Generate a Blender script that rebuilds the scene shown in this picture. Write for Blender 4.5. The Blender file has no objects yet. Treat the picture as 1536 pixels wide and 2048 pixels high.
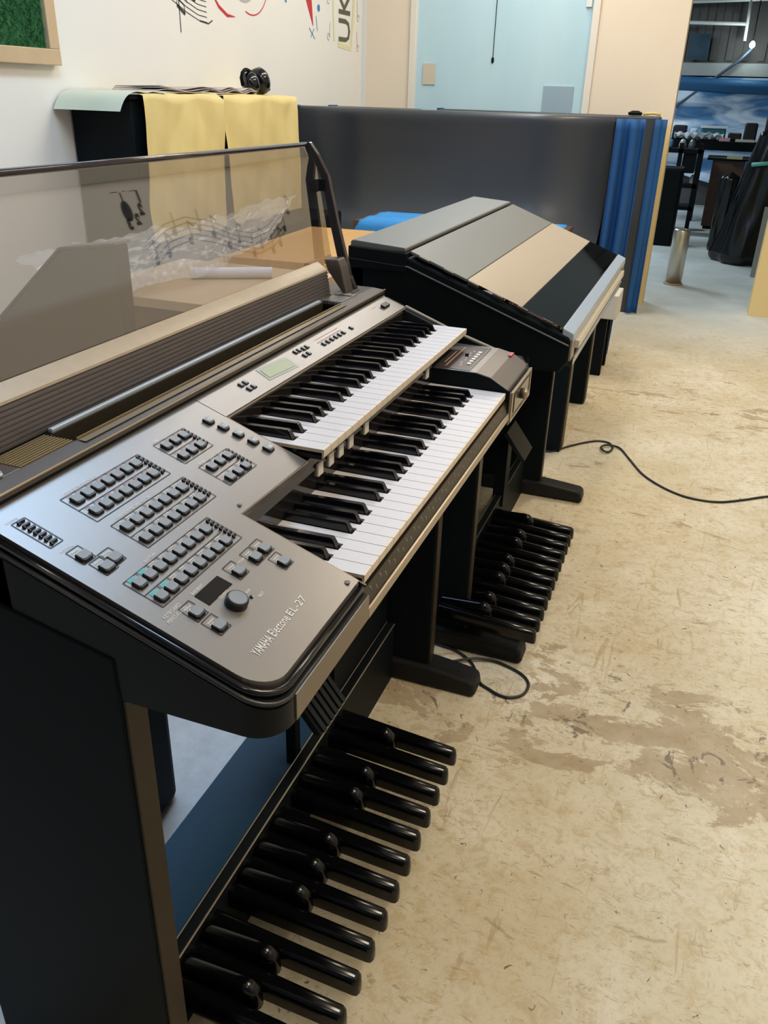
import bpy, bmesh, math, random
from mathutils import Vector, Matrix
random.seed(7)
SC = bpy.context.scene
COL = SC.collection

# ------------------------------------------------------------------ camera
H = 0.81                                   # height of the lower keyboard above the floor
RW = ((0.3499719, -0.9363606, 0.0273599), (-0.4123398, -0.1802090, -0.8930289), (0.8411275, 0.3012534, -0.4491668))
cam_d = bpy.data.cameras.new('camera')
cam = bpy.data.objects.new('camera', cam_d)
COL.objects.link(cam)
ax, ay, az = Vector(RW[0]), -Vector(RW[1]), -Vector(RW[2])
M = Matrix.Identity(4)
for i in range(3):
    M[i][0], M[i][1], M[i][2] = ax[i], ay[i], az[i]
M[0][3], M[1][3], M[2][3] = -0.726494, -0.280625, 0.470095 + H
cam.matrix_world = M
cam_d.sensor_fit = 'VERTICAL'
cam_d.sensor_height = 24.0
cam_d.lens = 24.0 * 1660.354 / 2048.0
cam_d.clip_start = 0.02
cam_d.clip_end = 60
cam_d.dof.use_dof = False
SC.camera = cam

# ------------------------------------------------------------------ world, exposure, lamps
w = bpy.data.worlds.new('world'); SC.world = w; w.use_nodes = True
w.node_tree.nodes['Background'].inputs[0].default_value = (0.55, 0.68, 0.85, 1)
w.node_tree.nodes['Background'].inputs[1].default_value = 0.15
SC.view_settings.view_transform = 'Standard'
SC.view_settings.look = 'None'
SC.view_settings.gamma = 1.0
SC.view_settings.use_curve_mapping = False
SC.view_settings.exposure = 0.0

def area(name, loc, sx, sy, power, col, rot=(0, 0, 0)):
    l = bpy.data.lights.new(name, 'AREA'); l.shape = 'RECTANGLE'; l.size = sx; l.size_y = sy
    l.energy = power; l.color = col
    o = bpy.data.objects.new(name, l); o.location = loc; o.rotation_euler = rot
    COL.objects.link(o)
WARM = (1.0, 0.88, 0.70); COOL = (0.45, 0.69, 1.0); NEUT = (1.0, 0.96, 0.90)
area('ceiling_lamp_warm', (0.5, -1.1, 2.93), 1.3, 0.3, 40, WARM)
area('ceiling_lamp_warm', (3.5, -0.35, 2.93), 1.3, 0.3, 32, WARM)
area('ceiling_lamp_warm', (-1.8, -1.0, 2.93), 1.3, 0.3, 8, WARM)
area('ceiling_lamp_cool', (1.15, 0.95, 2.93), 1.4, 0.8, 42, COOL)
area('ceiling_lamp_neutral', (3.3, 1.0, 2.93), 1.3, 0.3, 19, NEUT)
area('ceiling_lamp_neutral', (4.7, 0.9, 2.93), 1.3, 0.3, 22, NEUT)
area('far_room_lamp', (8.0, 1.8, 2.7), 1.3, 0.4, 75, (0.8, 0.93, 1.0))
area('far_room_lamp', (10.6, 1.6, 2.7), 1.3, 0.4, 55, (0.8, 0.93, 1.0))

# ------------------------------------------------------------------ materials
MATS = {}
def mat(name, col, rough=0.5, metal=0.0, var=0.0, vscale=20.0, col2=None, bump=0.0, bscale=200.0, coat=0.0, spec=0.5,
        emit=None, estr=0.0, alpha=None, trans=0.0, stretch=None):
    if name in MATS: return MATS[name]
    m = bpy.data.materials.new(name); m.use_nodes = True
    nt = m.node_tree; b = nt.nodes['Principled BSDF']
    b.inputs['Base Color'].default_value = (*col, 1)
    b.inputs['Roughness'].default_value = rough
    b.inputs['Metallic'].default_value = metal
    b.inputs['Specular IOR Level'].default_value = spec
    b.inputs['Coat Weight'].default_value = coat
    b.inputs['Coat Roughness'].default_value = 0.08
    b.inputs['Transmission Weight'].default_value = trans
    if emit:
        b.inputs['Emission Color'].default_value = (*emit, 1); b.inputs['Emission Strength'].default_value = estr
    tc = nt.nodes.new('ShaderNodeTexCoord')
    mp = nt.nodes.new('ShaderNodeMapping'); nt.links.new(tc.outputs['Object'], mp.inputs[0])
    if stretch: mp.inputs['Scale'].default_value = stretch
    if var > 0 or col2:
        n = nt.nodes.new('ShaderNodeTexNoise'); n.inputs['Scale'].default_value = vscale; n.inputs['Detail'].default_value = 6
        nt.links.new(mp.outputs[0], n.inputs['Vector'])
        mx = nt.nodes.new('ShaderNodeMix'); mx.data_type = 'RGBA'
        c2 = col2 or tuple(c * (1 - var) for c in col)
        c1 = col if col2 else tuple(min(1, c * (1 + var)) for c in col)
        mx.inputs[6].default_value = (*c1, 1); mx.inputs[7].default_value = (*c2, 1)
        nt.links.new(n.outputs[0], mx.inputs[0]); nt.links.new(mx.outputs[2], b.inputs['Base Color'])
    if bump > 0:
        n2 = nt.nodes.new('ShaderNodeTexNoise'); n2.inputs['Scale'].default_value = bscale; n2.inputs['Detail'].default_value = 4
        nt.links.new(mp.outputs[0], n2.inputs['Vector'])
        bp = nt.nodes.new('ShaderNodeBump'); bp.inputs['Strength'].default_value = bump; bp.inputs['Distance'].default_value = 0.002
        nt.links.new(n2.outputs[0], bp.inputs['Height']); nt.links.new(bp.outputs[0], b.inputs['Normal'])
    MATS[name] = m
    return m

def smoke_glass(name, tint, gloss_col=(1, 1, 1), base=0.05, rough=0.02):
    m = bpy.data.materials.new(name); m.use_nodes = True; nt = m.node_tree
    nt.nodes.remove(nt.nodes['Principled BSDF']); out = nt.nodes['Material Output']
    t = nt.nodes.new('ShaderNodeBsdfTransparent'); t.inputs[0].default_value = (*tint, 1)
    g = nt.nodes.new('ShaderNodeBsdfGlossy'); g.inputs[0].default_value = (*gloss_col, 1); g.inputs['Roughness'].default_value = rough
    f = nt.nodes.new('ShaderNodeFresnel'); f.inputs[0].default_value = 1.5
    a = nt.nodes.new('ShaderNodeMath'); a.operation = 'ADD'; a.inputs[1].default_value = base
    nt.links.new(f.outputs[0], a.inputs[0])
    mx = nt.nodes.new('ShaderNodeMixShader')
    nt.links.new(a.outputs[0], mx.inputs[0]); nt.links.new(t.outputs[0], mx.inputs[1]); nt.links.new(g.outputs[0], mx.inputs[2])
    nt.links.new(mx.outputs[0], out.inputs[0])
    MATS[name] = m
    return m

def floor_material():
    m = bpy.data.materials.new('worn_painted_concrete'); m.use_nodes = True; nt = m.node_tree
    L = nt.links.new; b = nt.nodes['Principled BSDF']
    N = nt.nodes.new
    tc = N('ShaderNodeTexCoord')
    def noise(scale, detail=6, rough=0.55, dist=0.0, sc=(1, 1, 1), off=(0, 0, 0)):
        mp = N('ShaderNodeMapping'); mp.inputs['Scale'].default_value = sc; mp.inputs['Location'].default_value = off
        L(tc.outputs['Object'], mp.inputs[0])
        n = N('ShaderNodeTexNoise'); n.inputs['Scale'].default_value = scale; n.inputs['Detail'].default_value = detail
        n.inputs['Roughness'].default_value = rough; n.inputs['Distortion'].default_value = dist
        L(mp.outputs[0], n.inputs['Vector']); return n.outputs[0]
    def ramp(sock, a, bb, c0=(0, 0, 0, 1), c1=(1, 1, 1, 1)):
        r = N('ShaderNodeValToRGB'); r.color_ramp.elements[0].position = a; r.color_ramp.elements[1].position = bb
        r.color_ramp.elements[0].color = c0; r.color_ramp.elements[1].color = c1
        L(sock, r.inputs[0]); return r.outputs[0]
    def math_(op, a, bb=None, v=None, clamp=False):
        n = N('ShaderNodeMath'); n.operation = op; n.use_clamp = clamp
        L(a, n.inputs[0])
        if bb is not None: L(bb, n.inputs[1])
        elif v is not None: n.inputs[1].default_value = v
        return n.outputs[0]
    def mix(fac, a, bb):
        n = N('ShaderNodeMix'); n.data_type = 'RGBA'
        if isinstance(fac, float): n.inputs[0].default_value = fac
        else: L(fac, n.inputs[0])
        for s, k in ((a, 6), (bb, 7)):
            if isinstance(s, tuple): n.inputs[k].default_value = (*s, 1)
            else: L(s, n.inputs[k])
        return n.outputs[2]
    sep = N('ShaderNodeSeparateXYZ'); L(tc.outputs['Object'], sep.inputs[0])
    X, Y = sep.outputs[0], sep.outputs[1]
    cream = (0.64, 0.56, 0.40); pale = (0.76, 0.70, 0.57); yell = (0.50, 0.41, 0.23)
    c = mix(ramp(noise(3.2, 8, 0.65, 0.4), 0.35, 0.68), cream, pale)
    c = mix(math_('MULTIPLY', ramp(noise(1.7, 6, 0.6, 0.3, off=(3, 1, 0)), 0.42, 0.7), v=0.6), c, yell)
    c = mix(math_('MULTIPLY', ramp(noise(26, 8, 0.75, 0.6), 0.50, 0.62), v=0.6), c, (0.50, 0.38, 0.20))
    c = mix(math_('MULTIPLY', ramp(noise(75, 4, 0.7), 0.5, 0.75), v=0.45), c, (0.45, 0.36, 0.22))
    # fine streaks and scratches
    c = mix(math_('MULTIPLY', ramp(noise(9, 8, 0.7, 1.2, sc=(0.35, 3.0, 1)), 0.60, 0.66), v=0.6), c, (0.40, 0.29, 0.15))
    c = mix(math_('MULTIPLY', ramp(noise(14, 6, 0.6, 1.5, sc=(2.2, 0.5, 1), off=(5, 2, 0)), 0.63, 0.67), v=0.6), c, (0.36, 0.26, 0.14))
    # bands where the paint is worn off down to brown concrete
    def band(x0, wid, amount):
        d = math_('ABSOLUTE', math_('ADD', X, v=-x0))
        g = math_('SUBTRACT', math_('MULTIPLY', d, v=-1.0 / wid), v=-1.0)
        g = math_('MAXIMUM', g, v=0.0)
        return math_('MULTIPLY', g, v=amount)
    bsum = math_('ADD', band(0.86, 0.34, 0.17), band(3.25, 0.55, 0.10))
    bsum = math_('ADD', bsum, band(2.05, 0.35, 0.05))
    wn = math_('ADD', noise(5.5, 10, 0.72, 0.5, sc=(1.5, 0.8, 1), off=(1, 7, 0)), bsum)
    worn = ramp(wn, 0.625, 0.645)
    browns = mix(ramp(noise(12, 6), 0.35, 0.65), (0.36, 0.27, 0.16), (0.46, 0.37, 0.25))
    c = mix(math_('MULTIPLY', worn, v=0.85), c, browns)
    wn2 = math_('ADD', noise(13, 10, 0.75, 0.9, off=(2, 4, 0)), math_('MULTIPLY', bsum, v=0.55))
    c = mix(math_('MULTIPLY', ramp(wn2, 0.665, 0.68), v=0.9), c, (0.20, 0.15, 0.11))
    c = mix(math_('MULTIPLY', ramp(noise(48, 4, 0.6, 0.8, off=(9, 3, 0)), 0.68, 0.70), v=0.9), c, (0.16, 0.11, 0.07))
    c = mix(math_('MULTIPLY', ramp(noise(30, 10, 0.85, 1.4, sc=(1.6, 0.7, 1), off=(4, 9, 0)), 0.55, 0.60), v=0.65), c, (0.34, 0.25, 0.13))
    c = mix(math_('MULTIPLY', ramp(noise(7, 10, 0.9, 2.2, off=(8, 5, 0)), 0.585, 0.62), v=0.5), c, (0.38, 0.30, 0.19))
    # floor colour turns greyer behind the organs
    grey = mix(ramp(noise(16, 8, 0.7), 0.35, 0.7), (0.58, 0.58, 0.58), (0.74, 0.74, 0.74))
    L1 = N('ShaderNodeMapRange'); L1.inputs[1].default_value = 0.30; L1.inputs[2].default_value = 0.42; L(Y, L1.inputs[0])
    c = mix(L1.outputs[0], c, grey)
    L2 = N('ShaderNodeMapRange'); L2.inputs[1].default_value = 4.0; L2.inputs[2].default_value = 5.6; L(X, L2.inputs[0])
    blu = mix(ramp(noise(2.2, 6, 0.6), 0.4, 0.7), (0.50, 0.56, 0.57), (0.66, 0.70, 0.70))
    c = mix(L2.outputs[0], c, blu)
    L(c, b.inputs['Base Color'])
    rr = N('ShaderNodeMapRange'); rr.inputs[3].default_value = 0.42; rr.inputs[4].default_value = 0.75
    L(noise(8, 6), rr.inputs[0]); L(rr.outputs[0], b.inputs['Roughness'])
    b.inputs['Specular IOR Level'].default_value = 0.35
    bp = N('ShaderNodeBump'); bp.inputs['Strength'].default_value = 0.25; bp.inputs['Distance'].default_value = 0.002
    L(math_('SUBTRACT', noise(60, 6), worn), bp.inputs['Height']); L(bp.outputs[0], b.inputs['Normal'])
    MATS['floor'] = m
    return m

def wall_material(name, low, high, zsplit):
    m = bpy.data.materials.new(name); m.use_nodes = True; nt = m.node_tree; L = nt.links.new
    b = nt.nodes['Principled BSDF']; b.inputs['Roughness'].default_value = 0.7
    tc = nt.nodes.new('ShaderNodeTexCoord'); sp = nt.nodes.new('ShaderNodeSeparateXYZ'); L(tc.outputs['Object'], sp.inputs[0])
    mr = nt.nodes.new('ShaderNodeMapRange'); mr.inputs[1].default_value = zsplit - 0.02; mr.inputs[2].default_value = zsplit + 0.02
    L(sp.outputs[2], mr.inputs[0])
    mx = nt.nodes.new('ShaderNodeMix'); mx.data_type = 'RGBA'; mx.inputs[6].default_value = (*low, 1); mx.inputs[7].default_value = (*high, 1)
    L(mr.outputs[0], mx.inputs[0]); L(mx.outputs[2], b.inputs['Base Color'])
    n = nt.nodes.new('ShaderNodeTexNoise'); n.inputs['Scale'].default_value = 35; L(tc.outputs['Object'], n.inputs['Vector'])
    bp = nt.nodes.new('ShaderNodeBump'); bp.inputs['Strength'].default_value = 0.08; bp.inputs['Distance'].default_value = 0.003
    L(n.outputs[0], bp.inputs['Height']); L(bp.outputs[0], b.inputs['Normal'])
    return m

PANEL = mat('brown_grey_panel', (0.240, 0.222, 0.208), 0.36, 0.75, var=0.05, vscale=3, bump=0.03, bscale=900)
PANEL2 = mat('deck_brown', (0.11, 0.092, 0.080), 0.38, 0.5, var=0.08, vscale=4)
DARK = mat('black_body', (0.006, 0.0085, 0.010), 0.5, 0.0, spec=0.07, var=0.15, vscale=6, bump=0.04, bscale=700)
DARKW = mat('dark_side_board', (0.0060, 0.0095, 0.011), 0.5, spec=0.05, var=0.25, vscale=4, stretch=(1, 1, 0.15))
SHELL = mat('dark_brown_shell', (0.040, 0.030, 0.020), 0.42, 0.1, spec=0.15, bump=0.03, bscale=600)
EDGE = mat('bronze_edge', (0.33, 0.27, 0.20), 0.30, 0.6)
GBLK = mat('glossy_black', (0.003, 0.003, 0.005), 0.16, coat=0.15, spec=0.45)
PEDAL = mat('pedal_black', (0.002, 0.002, 0.0025), 0.17, spec=0.4)
WKEY = mat('white_key', (0.56, 0.535, 0.55), 0.36, spec=0.3)
WKS = mat('key_side_cream', (0.62, 0.52, 0.40), 0.5)
BTN = mat('button_grey', (0.19, 0.21, 0.235), 0.42)
BBLK = mat('button_black', (0.008, 0.008, 0.01), 0.4)
WHT = mat('print_white', (0.62, 0.60, 0.57), 0.5)
PINK = mat('print_pink', (0.42, 0.25, 0.22), 0.5)
CYAN = mat('print_cyan', (0.10, 0.48, 0.50), 0.5)
LCD = mat('lcd_green', (0.33, 0.37, 0.25), 0.45, spec=0.2)
CREAM = mat('preset_cream', (0.72, 0.66, 0.56), 0.35)
STEELB = mat('pale_rail', (0.42, 0.47, 0.53), 0.35, 0.3)
TAN = mat('tan_strip', (0.40, 0.33, 0.24), 0.38, 0.2, var=0.1, vscale=60)
GOLD = mat('gold_line', (0.30, 0.23, 0.12), 0.38, 0.5)
BLUEB = mat('pedal_cover_blue', (0.012, 0.055, 0.105), 0.5, spec=0.25, var=0.12, vscale=120, bump=0.1, bscale=500)
RED = mat('red_button', (0.45, 0.05, 0.07), 0.35)
GLASS = smoke_glass('smoked_acrylic', (0.58, 0.53, 0.51), base=0.20)
WOOD = mat('orange_plywood', (0.62, 0.36, 0.14), 0.42, var=0.15, vscale=5, stretch=(1, 8, 1))
WOODT = mat('tan_tabletop', (0.58, 0.42, 0.27), 0.35, var=0.1, vscale=5, stretch=(1, 8, 1))
WOODD = mat('dark_wood', (0.09, 0.05, 0.035), 0.5, var=0.2, vscale=8, stretch=(4, 4, 0.5))
BLUE = mat('blue_cloth', (0.007, 0.075, 0.24), 0.75, var=0.15, vscale=8, bump=0.2, bscale=300)
LBLUE = mat('light_blue_cloth', (0.03, 0.25, 0.62), 0.7, var=0.1, vscale=8, bump=0.2, bscale=300)
YEL = mat('yellow_paper', (0.70, 0.56, 0.23), 0.65, var=0.08, vscale=8, bump=0.3, bscale=40)
PALE = mat('pale_green_paper', (0.62, 0.66, 0.52), 0.6, var=0.08, vscale=8, bump=0.2, bscale=40)
BOARD = mat('grey_upholstery', (0.045, 0.051, 0.060), 0.36, var=0.12, vscale=3)
GRASS = mat('artificial_grass', (0.012, 0.10, 0.03), 0.7, var=0.5, vscale=60, col2=(0.03, 0.22, 0.07))
FRAMEW = mat('light_oak', (0.58, 0.42, 0.25), 0.45, var=0.15, vscale=10)
STEEL = mat('brushed_steel', (0.62, 0.56, 0.48), 0.3, 0.85)
PLAST = mat('black_plastic_film', (0.004, 0.005, 0.006), 0.22, bump=0.5, bscale=14, spec=0.5)
WHITEP = mat('white_paint', (0.72, 0.74, 0.74), 0.5)
FLOORM = floor_material()
P = 0.0235

# ------------------------------------------------------------------ mesh helpers
class MB:
    def __init__(s): s.v = []; s.f = []; s.m = []
    def add(s, v, f, mi=0):
        o = len(s.v); s.v += [tuple(p) for p in v]
        for q in f: s.f.append(tuple(o + i for i in q)); s.m.append(mi)
        return s
    def box(s, x0, x1, y0, y1, z0, z1, mi=0):
        v = [(x, y, z) for x in (x0, x1) for y in (y0, y1) for z in (z0, z1)]
        return s.add(v, [(0, 1, 3, 2), (4, 6, 7, 5), (0, 4, 5, 1), (2, 3, 7, 6), (0, 2, 6, 4), (1, 5, 7, 3)], mi)
    def prism(s, prof, x0, x1, mi=0):            # profile of (y, z) points swept along X
        n = len(prof)
        v = [(x0, y, z) for y, z in prof] + [(x1, y, z) for y, z in prof]
        f = [(i, (i + 1) % n, n + (i + 1) % n, n + i) for i in range(n)]
        return s.add(v, f + [tuple(range(n))[::-1], tuple(range(n, 2 * n))], mi)
    def slab(s, poly, zb, zt, mi=0, mt=None):    # plan polygon, z bottom / top functions of (x, y)
        n = len(poly); fb = zb if callable(zb) else (lambda x, y: zb); ft = zt if callable(zt) else (lambda x, y: zt)
        v = [(x, y, fb(x, y)) for x, y in poly] + [(x, y, ft(x, y)) for x, y in poly]
        f = [(i, (i + 1) % n, n + (i + 1) % n, n + i) for i in range(n)]
        s.add(v, f + [tuple(range(n))[::-1]], mi)
        return s.add([v[n + i] for i in range(n)], [tuple(range(n))], mi if mt is None else mt)
    def tube(s, pts, r, n=8, mi=0, cap=True):
        pts = [Vector(p) for p in pts]; v = []; k = len(pts); up = Vector((0.13, 0.21, 0.97))
        rs = r if isinstance(r, (list, tuple)) else [r] * k
        for i, p in enumerate(pts):
            t = (pts[min(i + 1, k - 1)] - pts[max(i - 1, 0)]).normalized()
            a = t.cross(up)
            if a.length < 1e-3: a = t.cross(Vector((1, 0, 0)))
            a.normalize(); b = t.cross(a)
            for j in range(n):
                q = 2 * math.pi * j / n; v.append(p + (a * math.cos(q) + b * math.sin(q)) * rs[i])
        f = [(i * n + j, i * n + (j + 1) % n, (i + 1) * n + (j + 1) % n, (i + 1) * n + j) for i in range(k - 1) for j in range(n)]
        if cap: f += [tuple(range(n))[::-1], tuple(range((k - 1) * n, k * n))]
        return s.add(v, f, mi)
    def lathe(s, c, prof, n=24, mi=0, axis=None):   # prof (r, h) about axis through c
        c = Vector(c); A = Vector(axis or (0, 0, 1)).normalized()
        a = A.cross(Vector((0, 1, 0)) if abs(A.y) < 0.9 else Vector((1, 0, 0))).normalized(); b = A.cross(a)
        v = []
        for r, h in prof:
            for j in range(n):
                q = 2 * math.pi * j / n; v.append(c + A * h + (a * math.cos(q) + b * math.sin(q)) * r)
        k = len(prof)
        f = [(i * n + j, i * n + (j + 1) % n, (i + 1) * n + (j + 1) % n, (i + 1) * n + j) for i in range(k - 1) for j in range(n)]
        f += [tuple(range(n))[::-1], tuple(range((k - 1) * n, k * n))]
        return s.add(v, f, mi)
    def grid(s, fn, nu, nv, mi=0, thick=0.0):
        v = [fn(i / nu, j / nv) for i in range(nu + 1) for j in range(nv + 1)]
        f = [(i * (nv + 1) + j, i * (nv + 1) + j + 1, (i + 1) * (nv + 1) + j + 1, (i + 1) * (nv + 1) + j) for i in range(nu) for j in range(nv)]
        return s.add(v, f, mi)
    def mesh(s, name, off=(0, 0, 0)):
        me = bpy.data.meshes.new(name)
        me.from_pydata([(x - off[0], y - off[1], z - off[2]) for x, y, z in s.v], [], s.f)
        return me
    def build(s, name, mats, parent=None, bevel=0, smooth=False, solid=0, off=None, seg=2, recalc=True):
        base = off if off is not None else (ORG.get(parent.name, (0, 0, 0)) if parent else (0, 0, 0))
        me = s.mesh(name, base)
        if not isinstance(mats, (list, tuple)): mats = [mats]
        for m_ in mats: me.materials.append(m_)
        for p_, mi in zip(me.polygons, s.m): p_.material_index = mi; p_.use_smooth = smooth
        if recalc:
            bm = bmesh.new(); bm.from_mesh(me); bmesh.ops.recalc_face_normals(bm, faces=bm.faces); bm.to_mesh(me); bm.free()
        o = bpy.data.objects.new(name, me); COL.objects.link(o)
        if parent: o.parent = parent; ORG[o.name] = base
        if solid:
            q = o.modifiers.new('solid', 'SOLIDIFY'); q.thickness = solid; q.offset = 0
        if bevel:
            q = o.modifiers.new('bevel', 'BEVEL'); q.width = bevel; q.segments = seg; q.limit_method = 'ANGLE'; q.angle_limit = math.radians(35)
            q.harden_normals = False
            if not smooth:
                for p_ in me.polygons: p_.use_smooth = False
        return o
ORG = {}

def tag(o, label, cat, group=None, kind=None):
    o['label'] = label; o['category'] = cat
    if group: o['group'] = group
    if kind: o['kind'] = kind
    return o
def thing(name, loc, label, cat, group=None):
    o = bpy.data.objects.new(name, None); COL.objects.link(o); o.location = loc; o.empty_display_size = 0.1
    ORG[o.name] = tuple(loc)
    return tag(o, label, cat, group)
def solo(mb, name, mats, label, cat, group=None, loc=(0, 0, 0), kind=None, **k):   # a thing that is one mesh, its shape given about loc
    o = mb.build(name, mats, None, off=(0, 0, 0), **k); o.location = loc; ORG[o.name] = tuple(loc)
    return tag(o, label, cat, group, kind)
def struct(mb, name, mats, **k):
    o = mb.build(name, mats, None, **k); o['kind'] = 'structure'; return o

def text_mb(mb, txt, size, x, y, fn, mi=0, ang=0.0, cx=False, sx=1.0, spacing=1.0, bold=0.0, shear=0.0):
    cu = bpy.data.curves.new('t', 'FONT'); cu.body = txt; cu.size = size; cu.space_character = spacing; cu.offset = bold
    cu.shear = shear; cu.resolution_u = 2
    if cx: cu.align_x = 'CENTER'
    o = bpy.data.objects.new('t', cu); COL.objects.link(o)
    dg = bpy.context.evaluated_depsgraph_get(); me = bpy.data.meshes.new_from_object(o.evaluated_get(dg))
    ca, sa = math.cos(ang), math.sin(ang)
    v = []
    for q in me.vertices:
        a, b = q.co.x * sx, q.co.y
        v.append(fn(x + a * ca - b * sa, y + a * sa + b * ca))
    mb.add(v, [tuple(p_.vertices) for p_ in me.polygons], mi)
    bpy.data.objects.remove(o); bpy.data.curves.remove(cu); bpy.data.meshes.remove(me)

# ------------------------------------------------------------------ the room
struct(MB().box(-2.6, 13.0, -3.0, 5.0, -0.06, 0.0), 'floor', FLOORM)
WL = wall_material('white_wall', (0.78, 0.76, 0.71), (0.80, 0.78, 0.73), 0.1)
WB = wall_material('cream_wall', (0.78, 0.60, 0.29), (0.80, 0.70, 0.57), 1.16)
wall_left = struct(MB().box(-2.6, 5.5, 2.2, 2.35, 0, 3.0), 'wall_left', WL)
wb = MB()
wb.box(5.45, 5.6, 0.045, 0.585, 0, 3.0); wb.box(5.45, 5.6, 1.83, 2.35, 0, 3.0); wb.box(5.45, 5.6, 0.585, 1.83, 2.35, 3.0)
wb.box(5.45, 5.6, -3.0, -0.655, 0, 3.0)
wb.box(5.45, 5.6, -0.655, 0.045, 2.55, 3.0)
wall_back = struct(wb, 'wall_back', WB)
struct(MB().box(-2.6, 5.6, -3.0, 2.35, 3.0, 3.08), 'ceiling', mat('ceiling_white', (0.80, 0.79, 0.76), 0.8, var=0.03))
wall_right = struct(MB().box(-2.6, 5.45, -2.05, -1.90, 0, 3.0), 'wall_right', wall_material('beige_wall', (0.60, 0.52, 0.42), (0.70, 0.66, 0.60), 1.16))
# white trim at the wall corner
struct(MB().box(5.435, 5.45, 2.17, 2.2, 0, 3.0), 'trim_1', WHITEP)

# the pale blue glass door
DOORB = mat('pale_blue_door', (0.40, 0.63, 0.74), 0.28, col2=(0.60, 0.78, 0.86), vscale=1.4, stretch=(1, 2.5, 0.5), var=0.1)
door = struct(MB().box(5.47, 5.52, 0.63, 1.80, 0.02, 2.32), 'door_1', DOORB)
fr = MB(); fr.box(5.43, 5.58, 0.585, 0.63, 0, 2.36); fr.box(5.43, 5.58, 1.80, 1.845, 0, 2.36); fr.box(5.43, 5.58, 0.585, 1.845, 2.32, 2.36)
fr.build('door_frame', mat('door_frame_cream', (0.78, 0.74, 0.66), 0.45), door, bevel=0.004)
MB().box(5.462, 5.469, 1.66, 1.75, 1.35, 1.48).build('paper_notice', mat('notice_beige', (0.60, 0.55, 0.43), 0.7), door)
MB().box(5.462, 5.469, 0.70, 0.90, 1.15, 1.36).build('grey_sticker', mat('sticker_grey', (0.30, 0.42, 0.50), 0.5), door)
MB().box(5.455, 5.469, 0.645, 0.68, 1.81, 1.90).build('door_closer', WHITEP, door)
MB().tube([(5.466, 1.26, 2.3), (5.466, 1.262, 1.52)], 0.0025, 6).lathe((5.466, 1.262, 1.505), [(0.002, 0.02), (0.009, 0.012), (0.009, -0.01), (0.002, -0.018)], 8).build('pull_string', DARK, door)

# ------------------------------------------------------------------ drawings on the walls (paint: flat print on the wall)
INK = mat('ink_black', (0.03, 0.03, 0.03), 0.6); REDP = mat('paint_red', (0.55, 0.02, 0.03), 0.6)
YELP = mat('paint_yellow', (0.80, 0.66, 0.18), 0.6); BLUP = mat('paint_blue', (0.03, 0.22, 0.45), 0.6); GRYP = mat('paint_grey', (0.45, 0.44, 0.44), 0.6)
def stroke(mb, pts, wd, mi=0, yy=2.1985):        # flat stroke on the left wall, points are (x, z)
    ps = [Vector((a, b)) for a, b in pts]; v = []; n = len(ps)
    for i, p_ in enumerate(ps):
        t = (ps[min(i + 1, n - 1)] - ps[max(i - 1, 0)]).normalized(); nn = Vector((-t.y, t.x))
        wv = wd[i] if isinstance(wd, (list, tuple)) else wd
        for sgn in (-1, 1): q = p_ + nn * sgn * wv; v.append((q.x, yy, q.y))
    mb.add(v, [(2 * i, 2 * i + 1, 2 * i + 3, 2 * i + 2) for i in range(n - 1)], mi)
def arc(cx, cz, r, a0, a1, n=14, k=1.0): return [(cx + r * math.cos(math.radians(a0 + (a1 - a0) * i / n)), cz + k * r * math.sin(math.radians(a0 + (a1 - a0) * i / n))) for i in range(n + 1)]
d = MB()
stroke(d, [(3.155, 1.80), (3.160, 1.515)], 0.003)
for k in range(5):
    stroke(d, [(3.00 + 0.02 * k, 1.80 - 0.02 * k), (3.10, 1.73 - 0.022 * k), (3.22, 1.69 - 0.022 * k), (3.32, 1.665 - 0.022 * k), (3.40, 1.66 - 0.022 * k)], 0.0016)
stroke(d, [(3.14, 1.625), (3.205, 1.592)], 0.007); stroke(d, [(3.14, 1.63), (3.14, 1.655), (3.20, 1.63), (3.205, 1.592)], 0.003)
stroke(d, [(3.05, 1.75), (3.09, 1.71), (3.10, 1.85)], 0.007); stroke(d, arc(3.29, 1.665, 0.008, 0, 360), 0.008)
stroke(d, [(3.22, 1.85), (3.225, 1.64)], 0.0025); stroke(d, [(3.33, 1.575), (3.41, 1.568), (3.45, 1.585)], 0.003)
d.build('music_note_drawing', INK, wall_left)
d = MB(); stroke(d, [(3.46, 1.70), (3.52, 1.65), (3.60, 1.618), (3.68, 1.618)], [0.003, 0.008, 0.008, 0.001])
stroke(d, arc(3.86, 1.84, 0.20, 250, 330), 0.003)
d.build('red_arc_painting', REDP, wall_left)
d = MB(); stroke(d, arc(3.78, 1.86, 0.16, 200, 340), 0.010)
for k in range(3): stroke(d, arc(3.78, 1.865, 0.13 - 0.03 * k, 200, 340), 0.014)
d.build('grey_disc_painting', GRYP, wall_left)
d = MB(); stroke(d, [(4.17, 1.92), (4.20, 1.745)], 0.020); d.build('yellow_splash', YELP, wall_left)
d = MB(); stroke(d, [(4.26, 1.92), (4.27, 1.735)], 0.010); stroke(d, arc(4.72, 1.745, 0.010, 0, 360), 0.010); stroke(d, [(4.68, 1.70), (4.70, 1.62)], 0.003)
stroke(d, [(4.58, 1.63), (4.66, 1.575)], 0.003); stroke(d, [(4.65, 1.63), (4.60, 1.58)], 0.003)
d.build('blue_splash', BLUP, wall_left)
d = MB(); stroke(d, [(4.53, 2.0), (4.57, 1.80), (4.635, 1.645)], [0.075, 0.045, 0.003]); d.build('red_guitar_painting', REDP, wall_left)
PYEL = mat('paint_pale_yellow', (0.74, 0.70, 0.42), 0.6)
d = MB(); stroke(d, [(4.92, 2.2), (4.94, 1.85), (4.96, 1.58)], 0.010); stroke(d, [(5.02, 1.565), (5.24, 1.55), (5.28, 1.75), (5.32, 2.2)], 0.016)
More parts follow.
